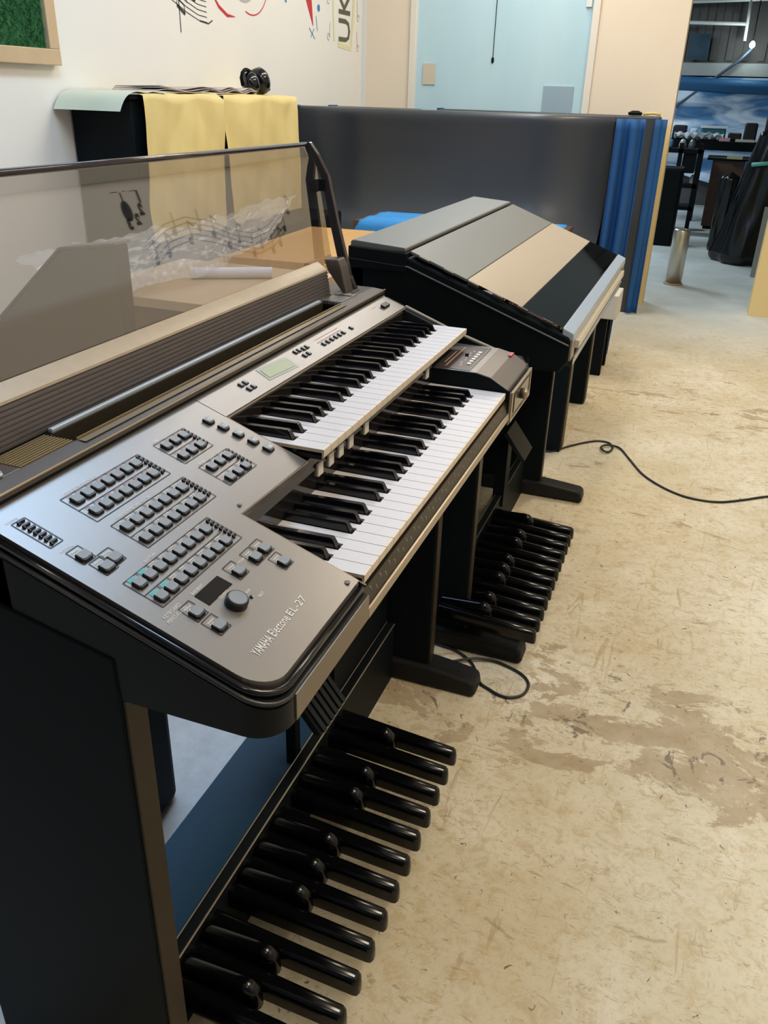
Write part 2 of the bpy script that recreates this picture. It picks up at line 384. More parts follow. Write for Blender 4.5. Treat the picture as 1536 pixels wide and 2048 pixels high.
d.build('yellow_banner_outline', PYEL, wall_left)
d = MB()
text_mb(d, 'UKULELE', 0.27, 5.18, 1.575, lambda a, b: (a, 2.1975, b), ang=math.pi / 2, bold=0.003, sx=0.80, spacing=1.0)
# letters read upward along the banner
xs = [v[0] for v in d.v]; sh = 5.225 - max(xs)
d.v = [(v[0] + sh, v[1], v[2]) for v in d.v]
d.build('ukulele_lettering', mat('lettering_olive', (0.10, 0.095, 0.05), 0.6), wall_left)
d = MB()
for cz in (1.60, 1.80): stroke(d, arc(4.87, cz, 0.018, 0, 300), 0.004); stroke(d, [(4.885, cz), (4.895, cz + 0.08)], 0.003)
for cz in (1.56, 1.74): stroke(d, arc(5.37, cz, 0.018, 0, 300), 0.003); stroke(d, [(5.355, cz), (5.345, cz + 0.10)], 0.003)
d.build('small_note_drawing', GRYP, wall_left)
# painted notes and clock numerals on the opposite wall, seen mirrored in the smoked lid
d = MB()
def RWp(a, b): return (a, -1.8985, b)
cx, cz = 3.34, 1.60
for k, t_ in enumerate(('III', '', '', '', '', '', '3', '2', '2', '1', 'III', '2')):
    a = math.radians(90 + 30 * k)
    (text_mb(d, t_, 0.085, cx + 0.17 * math.cos(a), cz + 0.14 * math.sin(a) - 0.03, RWp, cx=True, bold=0.006, sx=-1) if t_ else None)
d.add([RWp(cx + 0.02 + 0.045 * math.cos(q * math.pi / 6), cz - 0.07 + 0.06 * math.sin(q * math.pi / 6)) for q in range(12)], [tuple(range(12))])
def rstroke(pts, wd): stroke(d, pts, wd, yy=-1.8985)
rstroke([(cx + 0.02, cz - 0.06), (cx + 0.02, cz + 0.05)], 0.006)
for k in range(5): rstroke([(3.4 + 0.24 * j, 1.20 + 0.035 * k + 0.10 * math.sin(j * 0.9)) for j in range(8)], 0.0025)
for k in range(14):
    a = 3.45 + 0.135 * k; b = 1.18 + 0.10 * math.sin(k * 0.5) + random.uniform(0, 0.15)
    rstroke(arc(a, b, 0.012, 0, 360), 0.012); rstroke([(a + 0.02, b), (a + 0.03, b + 0.12)], 0.005)
    if k % 2: rstroke([(a + 0.03, b + 0.12), (a + 0.08, b + 0.08)], 0.007)
d.build('wall_notes_and_numerals', INK, wall_right)

# ------------------------------------------------------------------ main organ
def pz(*a): return H - 0.005 + 0.37 * a[-1]
def PP(x, y, e=0.0004): return (x, y - 0.34 * e, pz(y) + e)
organ = thing('electronic_organ', (0.325, 0.22, 0), 'open two-manual electronic organ in the foreground with its smoked lid raised', 'organ')

def outline(ins):
    r = 0.034; x0, y0, x1 = -0.224 + ins, -0.006 + ins, 0.876 - ins
    pts = []
    for i in range(9):
        a = math.radians(180 + 90 * i / 8); pts.append((x0 + r + (r) * math.cos(a), y0 + r + r * math.sin(a)))
    return pts, x0, y0, x1
# shell blocks
b = MB()
pts, x0, y0, x1 = outline(0)
b.slab(pts + [(-0.006, y0), (-0.006, 0.30), (x0, 0.30)], lambda x, y: H - 0.05, lambda x, y: pz(y) - 0.012)
b.slab([(0.684, y0), (x1 - 0.03, y0), (x1 - 0.012, y0 + 0.005), (x1, y0 + 0.02), (x1, 0.15), (0.684, 0.15)], H - 0.062, lambda x, y: H + 0.004 + min(max(y, 0) * 0.9, 0.012) )
b.slab([(0.850, 0.15), (x1, 0.15), (x1, 0.30), (0.850, 0.30)], H - 0.06, lambda x, y: pz(y) - 0.003)
b.slab([(0.862, 0.02), (x1, 0.02), (x1, 0.15), (0.862, 0.15)], H - 0.06, lambda x, y: max(pz(y) - 0.002, H + 0.006))
b.box(-0.006, 0.684, 0.012, 0.16, H - 0.05, H - 0.030)
b.slab([(-0.006, 0.1455), (0.159, 0.1455), (0.159, 0.30), (-0.006, 0.30)], H - 0.045, lambda x, y: pz(y) - 0.012)
b.box(0.159, 0.850, 0.150, 0.30, H - 0.05, H + 0.036)
b.box(x0, x1, 0.262, 0.46, H - 0.07, H + 0.080)
b.prism([(0.305, H + 0.08), (0.305, H + 0.112), (0.330, H + 0.115), (0.330, H + 0.08)], x0, x1)
b.prism([(0.366, H + 0.08), (0.366, H + 0.117), (0.460, H + 0.117), (0.460, H + 0.08)], x0, x1)
b.box(x0, -0.125, 0.33, 0.366, H + 0.08, H + 0.115); b.box(0.80, x1, 0.33, 0.366, H + 0.08, H + 0.115)
b.build('case', DARK, organ, bevel=0.002)
# case skin; brown front aprons lightened in colour for the warm lamp light
b = MB()
rp = outline(-0.0012)[0]
front = [(x0 - 0.0012, 0.27)] + rp + [(-0.008, -0.0072)]
n = len(front)
b.add([(x, y, H - 0.050) for x, y in front] + [(x, y, pz(max(y, 0)) - 0.016) for x, y in front], [(i, i + 1, n + i + 1, n + i) for i in range(n - 1)])
b.build('front_skin', mat('side_skin', (0.008, 0.010, 0.011), 0.35, 0.0, spec=0.10), organ, smooth=True, recalc=False)
b = MB()
MB().box(-0.188, -0.007, -0.0088, -0.0073, H - 0.049, H - 0.019).build('front_apron', mat('apron_brown_warm_lit', (0.17, 0.135, 0.095), 0.38, 0.3), organ)
MB().box(0.6845, 0.86, -0.0085, -0.0065, H - 0.060, H + 0.000).build('front_apron', MATS['apron_brown_warm_lit'], organ)
# black bead and bronze bead round the panel
def bead(ins, dz, r, name, m):
    p_, a0, b0, a1 = outline(ins)
    path = [(a0, 0.30)] + p_ + [(-0.007, b0)]
    MB().tube([(x, y, pz(y) + dz) for x, y in path], r, 8).build(name, m, organ, smooth=True)
bead(0.0015, -0.0135, 0.0028, 'lower_bead', EDGE if False else mat('bead_bronze', (0.035, 0.034, 0.036), 0.30, 0.3))
bead(0.0062, -0.0075, 0.0040, 'upper_bead', GBLK)

def outline_panel(ins, e=0.0):
    p_, a0, b0, a1 = outline(ins)
    return p_ + [(-0.0065 - e, b0), (-0.0065 - e, 0.1465 + e), (0.1585 - e, 0.1435 + e), (0.1585 - e, 0.3035), (a0, 0.3035)]
pl = MB(); pl.slab(outline_panel(0.010), lambda x, y: pz(y) - 0.012, pz)
panel = pl.build('control_panel', PANEL, organ, bevel=0.0012)
ds = MB(); ds.slab([(0.1600, 0.259), (0.862, 0.2570), (0.862, 0.3035), (0.1600, 0.3035)], lambda x, y: pz(y) - 0.010, pz)
strip = ds.build('display_strip', PANEL, organ, bevel=0.001)
MB().tube([(0.160, 0.2575, pz(0.2575) - 0.002), (0.862, 0.2555, pz(0.2555) - 0.002)], 0.0013, 6).build('strip_edge', EDGE, organ)
MB().tube([(-0.0055, -0.004, pz(0) - 0.003), (-0.0055, 0.146, pz(0.146) - 0.001), (0.1595, 0.1425, pz(0.1425) - 0.001), (0.1595, 0.259, pz(0.259) - 0.001)], 0.0012, 6).build('panel_edge', EDGE, organ)
MB().lathe(PP(-0.020, 0.012), [(0.0035, 0), (0.0035, 0.0008), (0.001, 0.001)], 12).lathe(PP(0.006, 0.155), [(0.003, 0), (0.003, 0.0006), (0.001, 0.0008)], 12).build('screw_cap', PANEL2, organ)

# deck behind the panel: bevel line, music slot, grilles, ribs
dk = MB()
dk.prism([(0.3045, H + 0.105), (0.3065, H + 0.117), (0.3300, H + 0.1195), (0.3300, H + 0.113), (0.308, H + 0.105)], -0.218, 0.874)
dk.box(-0.218, -0.125, 0.330, 0.372, H + 0.113, H + 0.1195); dk.box(0.70, 0.874, 0.330, 0.46, H + 0.1165, H + 0.1195)
dk.build('deck', PANEL2, organ, bevel=0.001)
MB().tube([(-0.218, 0.3052, H + 0.1172), (0.874, 0.3052, H + 0.1172)], 0.0017, 6).build('deck_bead', GOLD if False else EDGE, organ)
MB().box(-0.04, 0.70, 0.3278, 0.3292, H + 0.119, H + 0.1222).build('slot_trim', GOLD, organ)
MB().box(-0.04, 0.70, 0.3165, 0.3262, H + 0.1194, H + 0.1200).build('slot_band', mat('slot_band_tan', (0.20, 0.155, 0.10), 0.4, 0.3), organ)
MB().box(-0.04, 0.70, 0.3640, 0.3655, H + 0.085, H + 0.1195).build('slot_wall', mat('slot_brown', (0.035, 0.028, 0.018), 0.45, 0.2), organ)
MB().box(-0.04, 0.70, 0.330, 0.366, H + 0.082, H + 0.085).build('slot_floor', GBLK, organ)
MB().box(-0.035, 0.695, 0.3655, 0.3725, H + 0.1190, H + 0.1245).build('music_ledge', STEELB, organ, bevel=0.0015)
for i in range(9):
    MB().box(-0.124, -0.043, 0.3315 + i * 0.0046, 0.3337 + i * 0.0046, H + 0.108, H + 0.1200).build('grille_slat', GOLD, organ)
MB().box(-0.124, -0.043, 0.330, 0.373, H + 0.085, H + 0.110).build('grille_back', BBLK, organ)
for i in range(8):
    MB().box(0.700, 0.712, 0.3320 + i * 0.0045, 0.3342 + i * 0.0045, H + 0.112, H + 0.1215).build('grille_slat', BBLK, organ)
MB().box(0.712, 0.79, 0.3325, 0.371, H + 0.1195, H + 0.1212).build('deck_insert', PANEL, organ, bevel=0.0006)
g = MB()
for i in range(9): g.box(0.765 - 0.0015, 0.765 + 0.0015 + 0.004, 0.335 + i * 0.004, 0.337 + i * 0.004, H + 0.1212, H + 0.1222)
g.build('insert_teeth', BBLK, organ)
MB().box(0.80, 0.835, 0.345, 0.349, H + 0.1196, H + 0.121).box(-0.20, -0.15, 0.345, 0.349, H + 0.1196, H + 0.121).build('deck_mark', BBLK, organ)
MB().tube([(-0.215, 0.331, H + 0.122), (-0.150, 0.331, H + 0.122), (-0.145, 0.338, H + 0.121)], 0.0022, 6).build('music_stop', STEELB, organ)
# ribbed lid panel with tan top
rb = MB(); prof = [(0.378, H + 0.110)]
nr = 9
for i in range(nr):
    t0, t1 = i / nr, (i + 0.72) / nr
    for t, o_ in ((t0, 0.0), (t0 + 0.015, -0.0016), (t1, -0.0016), (t1 + 0.015, 0.0)):
        prof.append((0.379 + 0.009 * t + o_, H + 0.112 + 0.051 * t))
prof += [(0.388, H + 0.163), (0.408, H + 0.174), (0.412, H + 0.110)]
rb.prism(prof, -0.215, 0.770); rb.build('ribbed_rail', mat('ribbed_grey', (0.15, 0.135, 0.14), 0.32, 0.6), organ)
MB().prism([(0.3865, H + 0.1635), (0.3875, H + 0.1665), (0.4075, H + 0.1790), (0.4100, H + 0.1740)], -0.216, 0.772).build('rail_top_strip', TAN, organ)
# hinge bracket and lid
MB().prism([(0.354, H + 0.119), (0.364, H + 0.119), (0.396, H + 0.160), (0.404, H + 0.181), (0.374, H + 0.183), (0.368, H + 0.170)], 0.792, 0.828).build('hinge_bracket', PANEL2, organ, bevel=0.003)
def lidp(t):
    k = [(0.409, 0.168), (0.4215, 0.235), (0.4345, 0.305), (0.4448, 0.360), (0.4585, 0.381)]
    i = min(int(t * 4), 3); u = t * 4 - i
    return (k[i][0] * (1 - u) + k[i + 1][0] * u, k[i][1] * (1 - u) + k[i + 1][1] * u)
lid = MB().grid(lambda u, v: (-0.215 + 1.06 * u, lidp(v)[0], H + lidp(v)[1]), 1, 16).build('smoked_lid', GLASS, organ, smooth=True)
MB().tube([(-0.215, 0.460, H + 0.381), (0.838, 0.460, H + 0.381)], 0.0045, 8).build('lid_top_edge', mat('lid_edge', (0.045, 0.035, 0.04), 0.15, 0.3), organ, smooth=True)
arm = [(0.350, 0.112), (0.360, 0.112), (0.385, 0.140), (0.410, 0.240), (0.428, 0.322), (0.446, 0.358), (0.466, 0.383), (0.453, 0.386), (0.436, 0.365), (0.414, 0.328), (0.394, 0.245), (0.366, 0.145)]
MB().prism([(y, H + z) for y, z in arm], 0.836, 0.850).build('lid_side_arm', mat('lid_arm', (0.035, 0.03, 0.035), 0.18, 0.3), organ, bevel=0.002)
MB().box(0.834, 0.853, 0.418, 0.434, H + 0.300, H + 0.322).build('lid_knuckle', DARK, organ, bevel=0.002)

# ---- buttons, frames and print on the control panel
btn_me = MB()
bw, bd, bh = 0.0066, 0.0052, 0.0042
btn_me.slab([(-bw, -bd + .002), (-bw + .002, -bd), (bw - .002, -bd), (bw, -bd + .002), (bw, bd), (-bw, bd)], lambda x, y: -0.001 + 0.37 * y, lambda x, y: bh * 0.8 + 0.37 * y, 0)
btn_me.slab([(-bw + .0008, -bd + .0026), (-bw + .003, -bd + .0012), (bw - .003, -bd + .0012), (bw - .0008, -bd + .0026), (bw - .0008, bd - .0004), (-bw + .0008, bd - .0004)], lambda x, y: bh * 0.8 + 0.37 * y, lambda x, y: bh + 0.37 * y, 1)
proto_me = None
def button(x, y, name='voice_button', sx=1.0, sy=1.0):
    global proto_me
    if proto_me is None:
        proto_me = btn_me.mesh('voice_button'); proto_me.materials.append(BBLK); proto_me.materials.append(BTN)
        for p_, mi in zip(proto_me.polygons, btn_me.m): p_.material_index = mi
        bm = bmesh.new(); bm.from_mesh(proto_me); bmesh.ops.recalc_face_normals(bm, faces=bm.faces); bm.to_mesh(proto_me); bm.free()
    o = bpy.data.objects.new(name, proto_me); COL.objects.link(o); o.parent = organ
    B = ORG[organ.name]; o.location = (x - B[0], y - B[1], pz(y) - B[2]); o.scale = (sx, sy, 1)
    return o
LN = MB(); PW = MB(); PK = MB(); CY = MB()
def line(a, b_, wd=0.0005, mb=LN, e=0.0005):
    a, b_ = Vector(a), Vector(b_); t = (b_ - a).normalized(); n_ = Vector((-t.y, t.x)) * wd
    mb.add([PP(p_.x, p_.y, e) for p_ in (a - n_, a + n_, b_ + n_, b_ - n_)], [(0, 1, 2, 3)])
def rect(x0, y0, x1, y1, **k):
    for a, b_ in (((x0, y0), (x1, y0)), ((x1, y0), (x1, y1)), ((x1, y1), (x0, y1)), ((x0, y1), (x0, y0))): line(a, b_, **k)
def tiny(mb, x, y, wd=0.0085, n=2, h=0.0016):
    for k in range(n):
        w_ = wd * (1.0 if k == 0 else random.uniform(0.5, 0.9)); xx = x - wd / 2
        while xx < x - wd / 2 + w_ - 0.0008:
            s_ = random.uniform(0.0006, 0.0012)
            mb.add([PP(xx, y - k * 0.0026), PP(xx + s_, y - k * 0.0026), PP(xx + s_, y - k * 0.0026 + h), PP(xx, y - k * 0.0026 + h)], [(0, 1, 2, 3)]); xx += s_ + 0.0006
def teeth(x, y_top, y_bot, n=7, w_=0.0060, horiz=True):
    for i in range(n):
        y = y_top + (y_bot - y_top) * i / (n - 1)
        m_ = MB(); m_.slab([(x - w_ / 2, y - 0.0010), (x + w_ / 2, y - 0.0010), (x + w_ / 2, y + 0.0010), (x - w_ / 2, y + 0.0010)], lambda a, c: pz(c), lambda a, c: pz(c) + 0.0030)
        m_.slab([(x - w_ / 2, y - 0.0022), (x - w_ / 2 + 0.002, y - 0.0022), (x - w_ / 2 + 0.002, y), (x - w_ / 2, y)], lambda a, c: pz(c), lambda a, c: pz(c) + 0.0022)
        m_.build('level_key', BBLK, organ)
def block(xl, xr, yt, yb, n, x_first, pitch, rowy, prt, teethx, special=None):
    rect(xl, yb, xr, yt); 
    ym = (rowy[0] + rowy[1]) / 2 + 0.0045
    line((xl, ym - 0.0035), (xr - 0.010, ym - 0.0035), mb=LN)
    for r_, y in enumerate(rowy):
        for k in range(n):
            x = x_first + pitch * k
            button(x, y)
            if k: line((x - pitch / 2 + 0.0006, y + 0.0055), (x - pitch / 2 + 0.0006, y + 0.0125), 0.0004)
            m_ = prt
            if special and k < special:
                for q in range(4): line((x - 0.0055, y + 0.0066 + 0.0014 * q), (x + 0.0045, y + 0.0066 + 0.0014 * q), 0.0005, mb=CY)
            else: tiny(m_, x - 0.001, y + 0.0095)
    teeth(teethx, yt - 0.0045, yb + 0.0065)
block(-0.1345, -0.0055, 0.2770, 0.2345, 7, -0.1220, 0.01645, (0.2655, 0.2438), PK, -0.0105)
block(-0.1300, -0.0005, 0.2225, 0.1803, 7, -0.1197, 0.01665, (0.2100, 0.1882), PW, -0.0050)
block(-0.1895, -0.0420, 0.1675, 0.1255, 8, -0.1790, 0.01665, (0.1556, 0.1325), PW, -0.0470, special=2)
block(0.0245, 0.0865, 0.2763, 0.2345, 3, 0.0360, 0.0180, (0.2650, 0.2427), PK, 0.0815)
block(0.0310, 0.0950, 0.2212, 0.1805, 3, 0.0440, 0.0181, (0.2103, 0.1864), PW, 0.0900)
rect(-0.1978, 0.2380, -0.1805, 0.2805); teeth(-0.1890, 0.2770, 0.2415, 7, 0.0090)
for (x, y) in ((-0.1852, 0.2106), (-0.1819, 0.1885), (-0.1666, 0.1909)):
    button(x, y, sx=1.1); rect(x - 0.0085, y - 0.0055, x + 0.0085, y + 0.0145); tiny(PW, x, y + 0.0100, 0.010)
for (x, y) in ((-0.1740, 0.0991), (-0.1737, 0.0755), (-0.0932, 0.0998), (-0.0605, 0.0984), (-0.0403, 0.0986), (-0.0435, 0.0743)):
    button(x, y, sx=1.1, sy=1.05); rect(x - 0.0088, y - 0.0060, x + 0.0088, y + 0.0150); tiny(PW, x, y + 0.0095, 0.010)
for (x, y) in ((0.128, 0.2645), (0.1323, 0.246), (0.1349, 0.2263), (0.1374, 0.2068), (0.1399, 0.1872)):
    button(x, y, 'registration_button', sx=1.0, sy=1.1)
    for q in range(3):
        a = Vector((x - 0.004, y - 0.002 + q * 0.0018)); c_ = [(a.x + 0.0016 * j, a.y + (0.0013 if j % 2 else -0.0007) * random.uniform(0.5, 1.3)) for j in range(6)]
        for p0, p1 in zip(c_[:-1], c_[1:]): line(p0, p1, 0.00035, mb=PW, e=0.0047)
def ptxt(s_, size, x, y, width=None, **k):
    m_ = MB(); text_mb(m_, s_, size, x, y, lambda a, b_: (a, b_, 0), **k)
    if width:
        xa_, xb_ = min(v[0] for v in m_.v), max(v[0] for v in m_.v)
        m_.v = [(x + (v[0] - xa_) * width / (xb_ - xa_), v[1], 0) for v in m_.v]
    m_.v = [PP(v[0], v[1]) for v in m_.v]
    m_.build('panel_lettering', WHT, organ, recalc=False)
ptxt('YAMAHA', 0.0132, -0.1820, 0.0318, width=0.0300, bold=0.0001)
ptxt('Electone', 0.0132, -0.1485, 0.0322, width=0.0330, bold=0.0001)
ptxt('EL-27', 0.0108, -0.1115, 0.0330, width=0.0345)
ptxt('KEYBOARD', 0.0052, -0.2015, 0.1158); ptxt('PERCUSSION', 0.0052, -0.2035, 0.1098)
ptxt('TEMPO', 0.0050, -0.1420, 0.0935); ptxt('BAR/BEAT', 0.0044, -0.1560, 0.1150)
ptxt('BAR', 0.0042, -0.1155, 0.0795); ptxt('BEAT', 0.0042, -0.1105, 0.0680)
ptxt('RHYTHM', 0.0045, -0.1500, 0.1695); ptxt('RHYTHM', 0.0042, -0.0860, 0.1060)
ptxt('UPPER KEYBOARD VOICES', 0.0044, -0.1245, 0.2787); ptxt('LOWER KEYBOARD VOICES', 0.0044, -0.1150, 0.2240)
ptxt('LEAD', 0.0042, 0.0290, 0.2780); ptxt('PEDAL', 0.0042, 0.0370, 0.2225); ptxt('SUSTAIN', 0.0042, -0.1960, 0.2270); ptxt('VOLUME', 0.0040, -0.2010, 0.2825)
LN.build('printed_frame', BBLK, organ, recalc=False)['kind'] = 'stuff'; PW.build('printed_caption', WHT, organ, recalc=False)['kind'] = 'stuff'; PK.build('printed_caption', PINK, organ, recalc=False)['kind'] = 'stuff'; CY.build('printed_caption', CYAN, organ, recalc=False)['kind'] = 'stuff'
MB().slab([(-0.1565, 0.0968), (-0.1142, 0.0964), (-0.1150, 0.1130), (-0.1562, 0.1133)], lambda x, y: pz(y), lambda x, y: pz(y) + 0.0006).build('beat_display', GBLK, organ)
nrm = (0, -0.347, 0.938)
kb = MB(); kb.lathe((-0.1357, 0.0808, pz(0.0808)), [(0.0118, 0), (0.0115, 0.007), (0.0102, 0.0085)], 28, 0, nrm).lathe((-0.1357, 0.0808, pz(0.0808)), [(0.0096, 0.0083), (0.0090, 0.0088), (0.003, 0.0086)], 28, 1, nrm)
kb.build('tempo_dial', [BBLK, BTN], organ, smooth=False)
MB().lathe((-0.1167, 0.0744, pz(0.0744)), [(0.0022, 0), (0.0020, 0.0012), (0.0005, 0.0014)], 10, 0, nrm).build('beat_lamp', GBLK, organ)
# display strip fittings
MB().slab([(0.3060, 0.2710), (0.3920, 0.2660), (0.3990, 0.2930), (0.3130, 0.2980)], lambda x, y: pz(y), lambda x, y: pz(y) + 0.0005).build('display_surround', mat('display_surround', (0.20, 0.20, 0.17), 0.35), strip)
MB().slab([(0.3130, 0.2745), (0.3870, 0.2700), (0.3920, 0.2875), (0.3180, 0.2925)], lambda x, y: pz(y) + 0.0005, lambda x, y: pz(y) + 0.0011).build('display_screen', LCD, strip)
for x in (0.2540, 0.2640, 0.2580, 0.2680): pass
sm = [(0.252, 0.2875), (0.264, 0.2875), (0.254, 0.2755), (0.266, 0.2755), (0.430, 0.2900), (0.442, 0.2900), (0.456, 0.2885), (0.468, 0.2885), (0.436, 0.2765), (0.450, 0.2765)] + [(0.510 + 0.0165 * i, 0.2770) for i in range(6)] + [(0.628, 0.277)]
for x, y in sm:
    q = MB().slab([(x - 0.0035, y - 0.0038), (x + 0.0035, y - 0.0038), (x + 0.0035, y + 0.0038), (x - 0.0035, y + 0.0038)], lambda a, c: pz(c), lambda a, c: pz(c) + 0.0022, 0)
    q.slab([(x - 0.0022, y - 0.0024), (x + 0.0028, y - 0.0024), (x + 0.0028, y + 0.0030), (x - 0.0022, y + 0.0030)], lambda a, c: pz(c) + 0.0022, lambda a, c: pz(c) + 0.0026, 1)
    q.build('select_button', [BBLK, BTN], strip)
MB().slab([(0.795, 0.2755), (0.825, 0.2755), (0.825, 0.2850), (0.795, 0.2850)], lambda a, c: pz(c), lambda a, c: pz(c) + 0.005).build('slide_switch', BBLK, strip, bevel=0.0015)
q = MB()
for i in range(6): q.add([PP(0.503 + 0.0165 * i, 0.284), PP(0.517 + 0.0165 * i, 0.284), PP(0.517 + 0.0165 * i, 0.2865), PP(0.503 + 0.0165 * i, 0.2865)], [(0, 1, 2, 3)])
q.add([PP(0.505, 0.2915), PP(0.600, 0.2915), PP(0.600, 0.2925), PP(0.505, 0.2925)], [(0, 1, 2, 3)]); q.add([PP(0.765, 0.290), PP(0.785, 0.290), PP(0.785, 0.2912), PP(0.765, 0.2912)], [(0, 1, 2, 3)])
q.build('strip_caption', PINK, strip, recalc=False)

# ---- keyboards
OFF = {1: .92, 3: 2.08, 6: 3.88, 8: 5.0, 10: 6.12}
BL = list(OFF.values())
def manual(x0, y0, z0, depth, well_mb):
    B = ORG[organ.name]; hw = 0.0080
    for i in range(29):
        k = i % 7
        x_l, x_r = i * P + 0.0005, (i + 1) * P - 0.0005
        cl = [c * P for c in BL if i < 28 and abs(c - k) < 0.35]       # black key overlapping the left edge
        cr = [c * P for c in BL if i < 28 and abs(c - k - 1) < 0.35]
        yc = 0.0490; base = (i // 7) * 7 * P
        xl2 = base + cl[0] + hw if cl else x_l; xr2 = base + cr[0] - hw if cr else x_r
        key = ('wk', k if i < 28 else 9, depth)
        if key not in KM:
            poly = [(x_l, 0), (x_r, 0)]
            if cr: poly += [(x_r, yc), (xr2, yc)]
            poly += [(xr2, depth), (xl2, depth)]
            if cl: poly += [(xl2, yc), (x_l, yc)]
            m_ = MB(); q0 = i * P
            m_.slab([(a - q0, c) for a, c in poly], -0.0045, 0.0, 1, 0)
            m_.prism([(0.0, -0.0012), (0.0010, 0.0000), (0.003, 0.0003), (0.003, -0.0115), (0.0012, -0.0120), (0.0004, -0.0100)], x_l - q0, x_r - q0, 1)
            me = m_.mesh('white_key'); me.materials.append(WKEY); me.materials.append(WKS)
            for p_, mi in zip(me.polygons, m_.m): p_.material_index = mi
            bm = bmesh.new(); bm.from_mesh(me); bmesh.ops.recalc_face_normals(bm, faces=bm.faces); bm.to_mesh(me); bm.free()
            KM[key] = me
        o = bpy.data.objects.new('white_key', KM[key]); COL.objects.link(o); o.parent = organ
        o.location = (x0 + i * P - B[0], y0 - B[1], z0 - B[2])
    if 'bk' not in KM:
        m_ = MB(); wb_, wt = 0.0066, 0.0046; yf = 0.0500; yb = depth
        v = [(-wb_, yf, -0.006), (wb_, yf, -0.006), (wb_, yb, -0.006), (-wb_, yb, -0.006),
             (-wt, yf + 0.0085, 0.0115), (wt, yf + 0.0085, 0.0115), (wt, yb, 0.0090), (-wt, yb, 0.0090)]
        m_.add(v, [(3, 2, 1, 0), (4, 5, 6, 7), (0, 1, 5, 4), (1, 2, 6, 5), (2, 3, 7, 6), (3, 0, 4, 7)])
        bm = bmesh.new(); me = m_.mesh('black_key'); bm.from_mesh(me)
        bmesh.ops.recalc_face_normals(bm, faces=bm.faces)
        bmesh.ops.bevel(bm, geom=[e for e in bm.edges if any(v_.co.z > 0 for v_ in e.verts)], offset=0.0012, segments=2, affect='EDGES')
        bm.to_mesh(me); bm.free(); me.materials.append(GBLK); KM['bk'] = me
    for oc in range(4):
        for c in BL:
            o = bpy.data.objects.new('black_key', KM['bk']); COL.objects.link(o); o.parent = organ
            o.location = (x0 + (oc * 7 + c) * P - B[0], y0 - B[1], z0 - B[2])
    MB().box(x0, x0 + 29 * P, y0 + 0.004, y0 + depth, z0 - 0.014, z0 - 0.0085).build('key_bed', BBLK, organ)  # black bed, also filling the gaps between keys with painted-in darkness
KM = {}
manual(0.0, 0.0, H, 0.141, None)
manual(7 * P, 0.122, H + 0.065, 0.150, None)
# fascia under the upper manual with cream preset keys
fa = MB(); fa.prism([(0.1420, H - 0.028), (0.1400, H + 0.030), (0.148, H + 0.044), (0.156, H + 0.044), (0.156, H - 0.028)], -0.005, 0.684)
fa.build('lower_fascia', mat('fascia_black', (0.012, 0.010, 0.010), 0.12, coat=0.3), organ)
MB().prism([(0.2535, H + 0.052), (0.2575, H + 0.084), (0.266, H + 0.084), (0.266, H + 0.052)], 0.160, 0.850).build('upper_fascia', MATS['fascia_black'], organ)
for x in (0.189, 0.224, 0.258, 0.294, 0.354, 0.650):
    MB().box(x - 0.0080, x + 0.0080, 0.1370, 0.1410, H + 0.0180, H + 0.0360).build('preset_button', CREAM, organ, bevel=0.001)
# keyslip with small symbols
MB().prism([(-0.001, H - 0.0160), (-0.006, H - 0.037), (-0.001, H - 0.050), (0.013, H - 0.050), (0.013, H - 0.0160)], -0.005, 0.684).build('keyslip', mat('keyslip_brown', (0.018, 0.013, 0.010), 0.3, spec=0.3), organ)
MB().prism([(-0.0065, H - 0.0372), (-0.0088, H - 0.0378), (-0.0088, H - 0.0500), (-0.0065, H - 0.0500)], -0.006, 0.684).build('keyslip_trim', EDGE, organ)
gl = MB()
for i in range(44):
    x = 0.012 + i * 0.0153
    t0 = 0.15 + 0.28 * (i % 2); 
    def S(a, t): return (x + a, -0.001 - 0.005 * t - 0.0004, H - 0.016 - 0.021 * t)
    kind = random.randint(0, 2)
    if kind == 0: gl.add([S(0, t0), S(0.0012, t0), S(0.0030, t0 + 0.3), S(0.0018, t0 + 0.3)], [(0, 1, 2, 3)])
    else:
        gl.add([S(-0.001, t0), S(0.002, t0), S(0.002, t0 + 0.07), S(-0.001, t0 + 0.07)], [(0, 1, 2, 3)])
        gl.add([S(0.001, t0), S(0.002, t0), S(0.001 + 0.001 * kind, t0 + 0.28), S(0.0 + 0.001 * kind, t0 + 0.28)], [(0, 1, 2, 3)])
gl.build('keyslip_symbols', mat('symbol_dim', (0.30, 0.27, 0.22), 0.5), organ, recalc=False)['kind'] = 'stuff'
# right cheek: top, demo pad, red button, jack recess
ck = MB(); ck.prism([(-0.004, H + 0.001), (-0.002, H + 0.006), (0.030, H + 0.024), (0.058, H + 0.030), (0.150, H + 0.030), (0.150, H + 0.0), (-0.004, H - 0.012)], 0.6845, 0.862)
cheek = ck.build('right_cheek', PANEL, organ, bevel=0.0015)
MB().prism([(-0.0035, H - 0.012), (-0.0035, H + 0.000), (-0.001, H + 0.005), (0.030, H + 0.0225), (0.058, H + 0.0285), (0.150, H + 0.0285), (0.150, H - 0.012)], 0.6832, 0.6846).build('cheek_inner_wall', DARK, organ)
MB().box(0.687, 0.850, 0.070, 0.150, H + 0.0302, H + 0.0308).build('cheek_print_area', mat('print_area', (0.075, 0.066, 0.06), 0.3, 0.3), cheek)
q = MB()
for i in range(6): q.box(0.722 + 0.016 * i, 0.732 + 0.016 * i, 0.079, 0.086, H + 0.0308, H + 0.0326)
q.build('demo_button', WHT, cheek)
q = MB()
for i in range(7): q.box(0.712 + 0.016 * i, 0.722 + 0.016 * i, 0.094 + 0.003 * (i % 2), 0.097 + 0.003 * (i % 2), H + 0.0308, H + 0.0311)
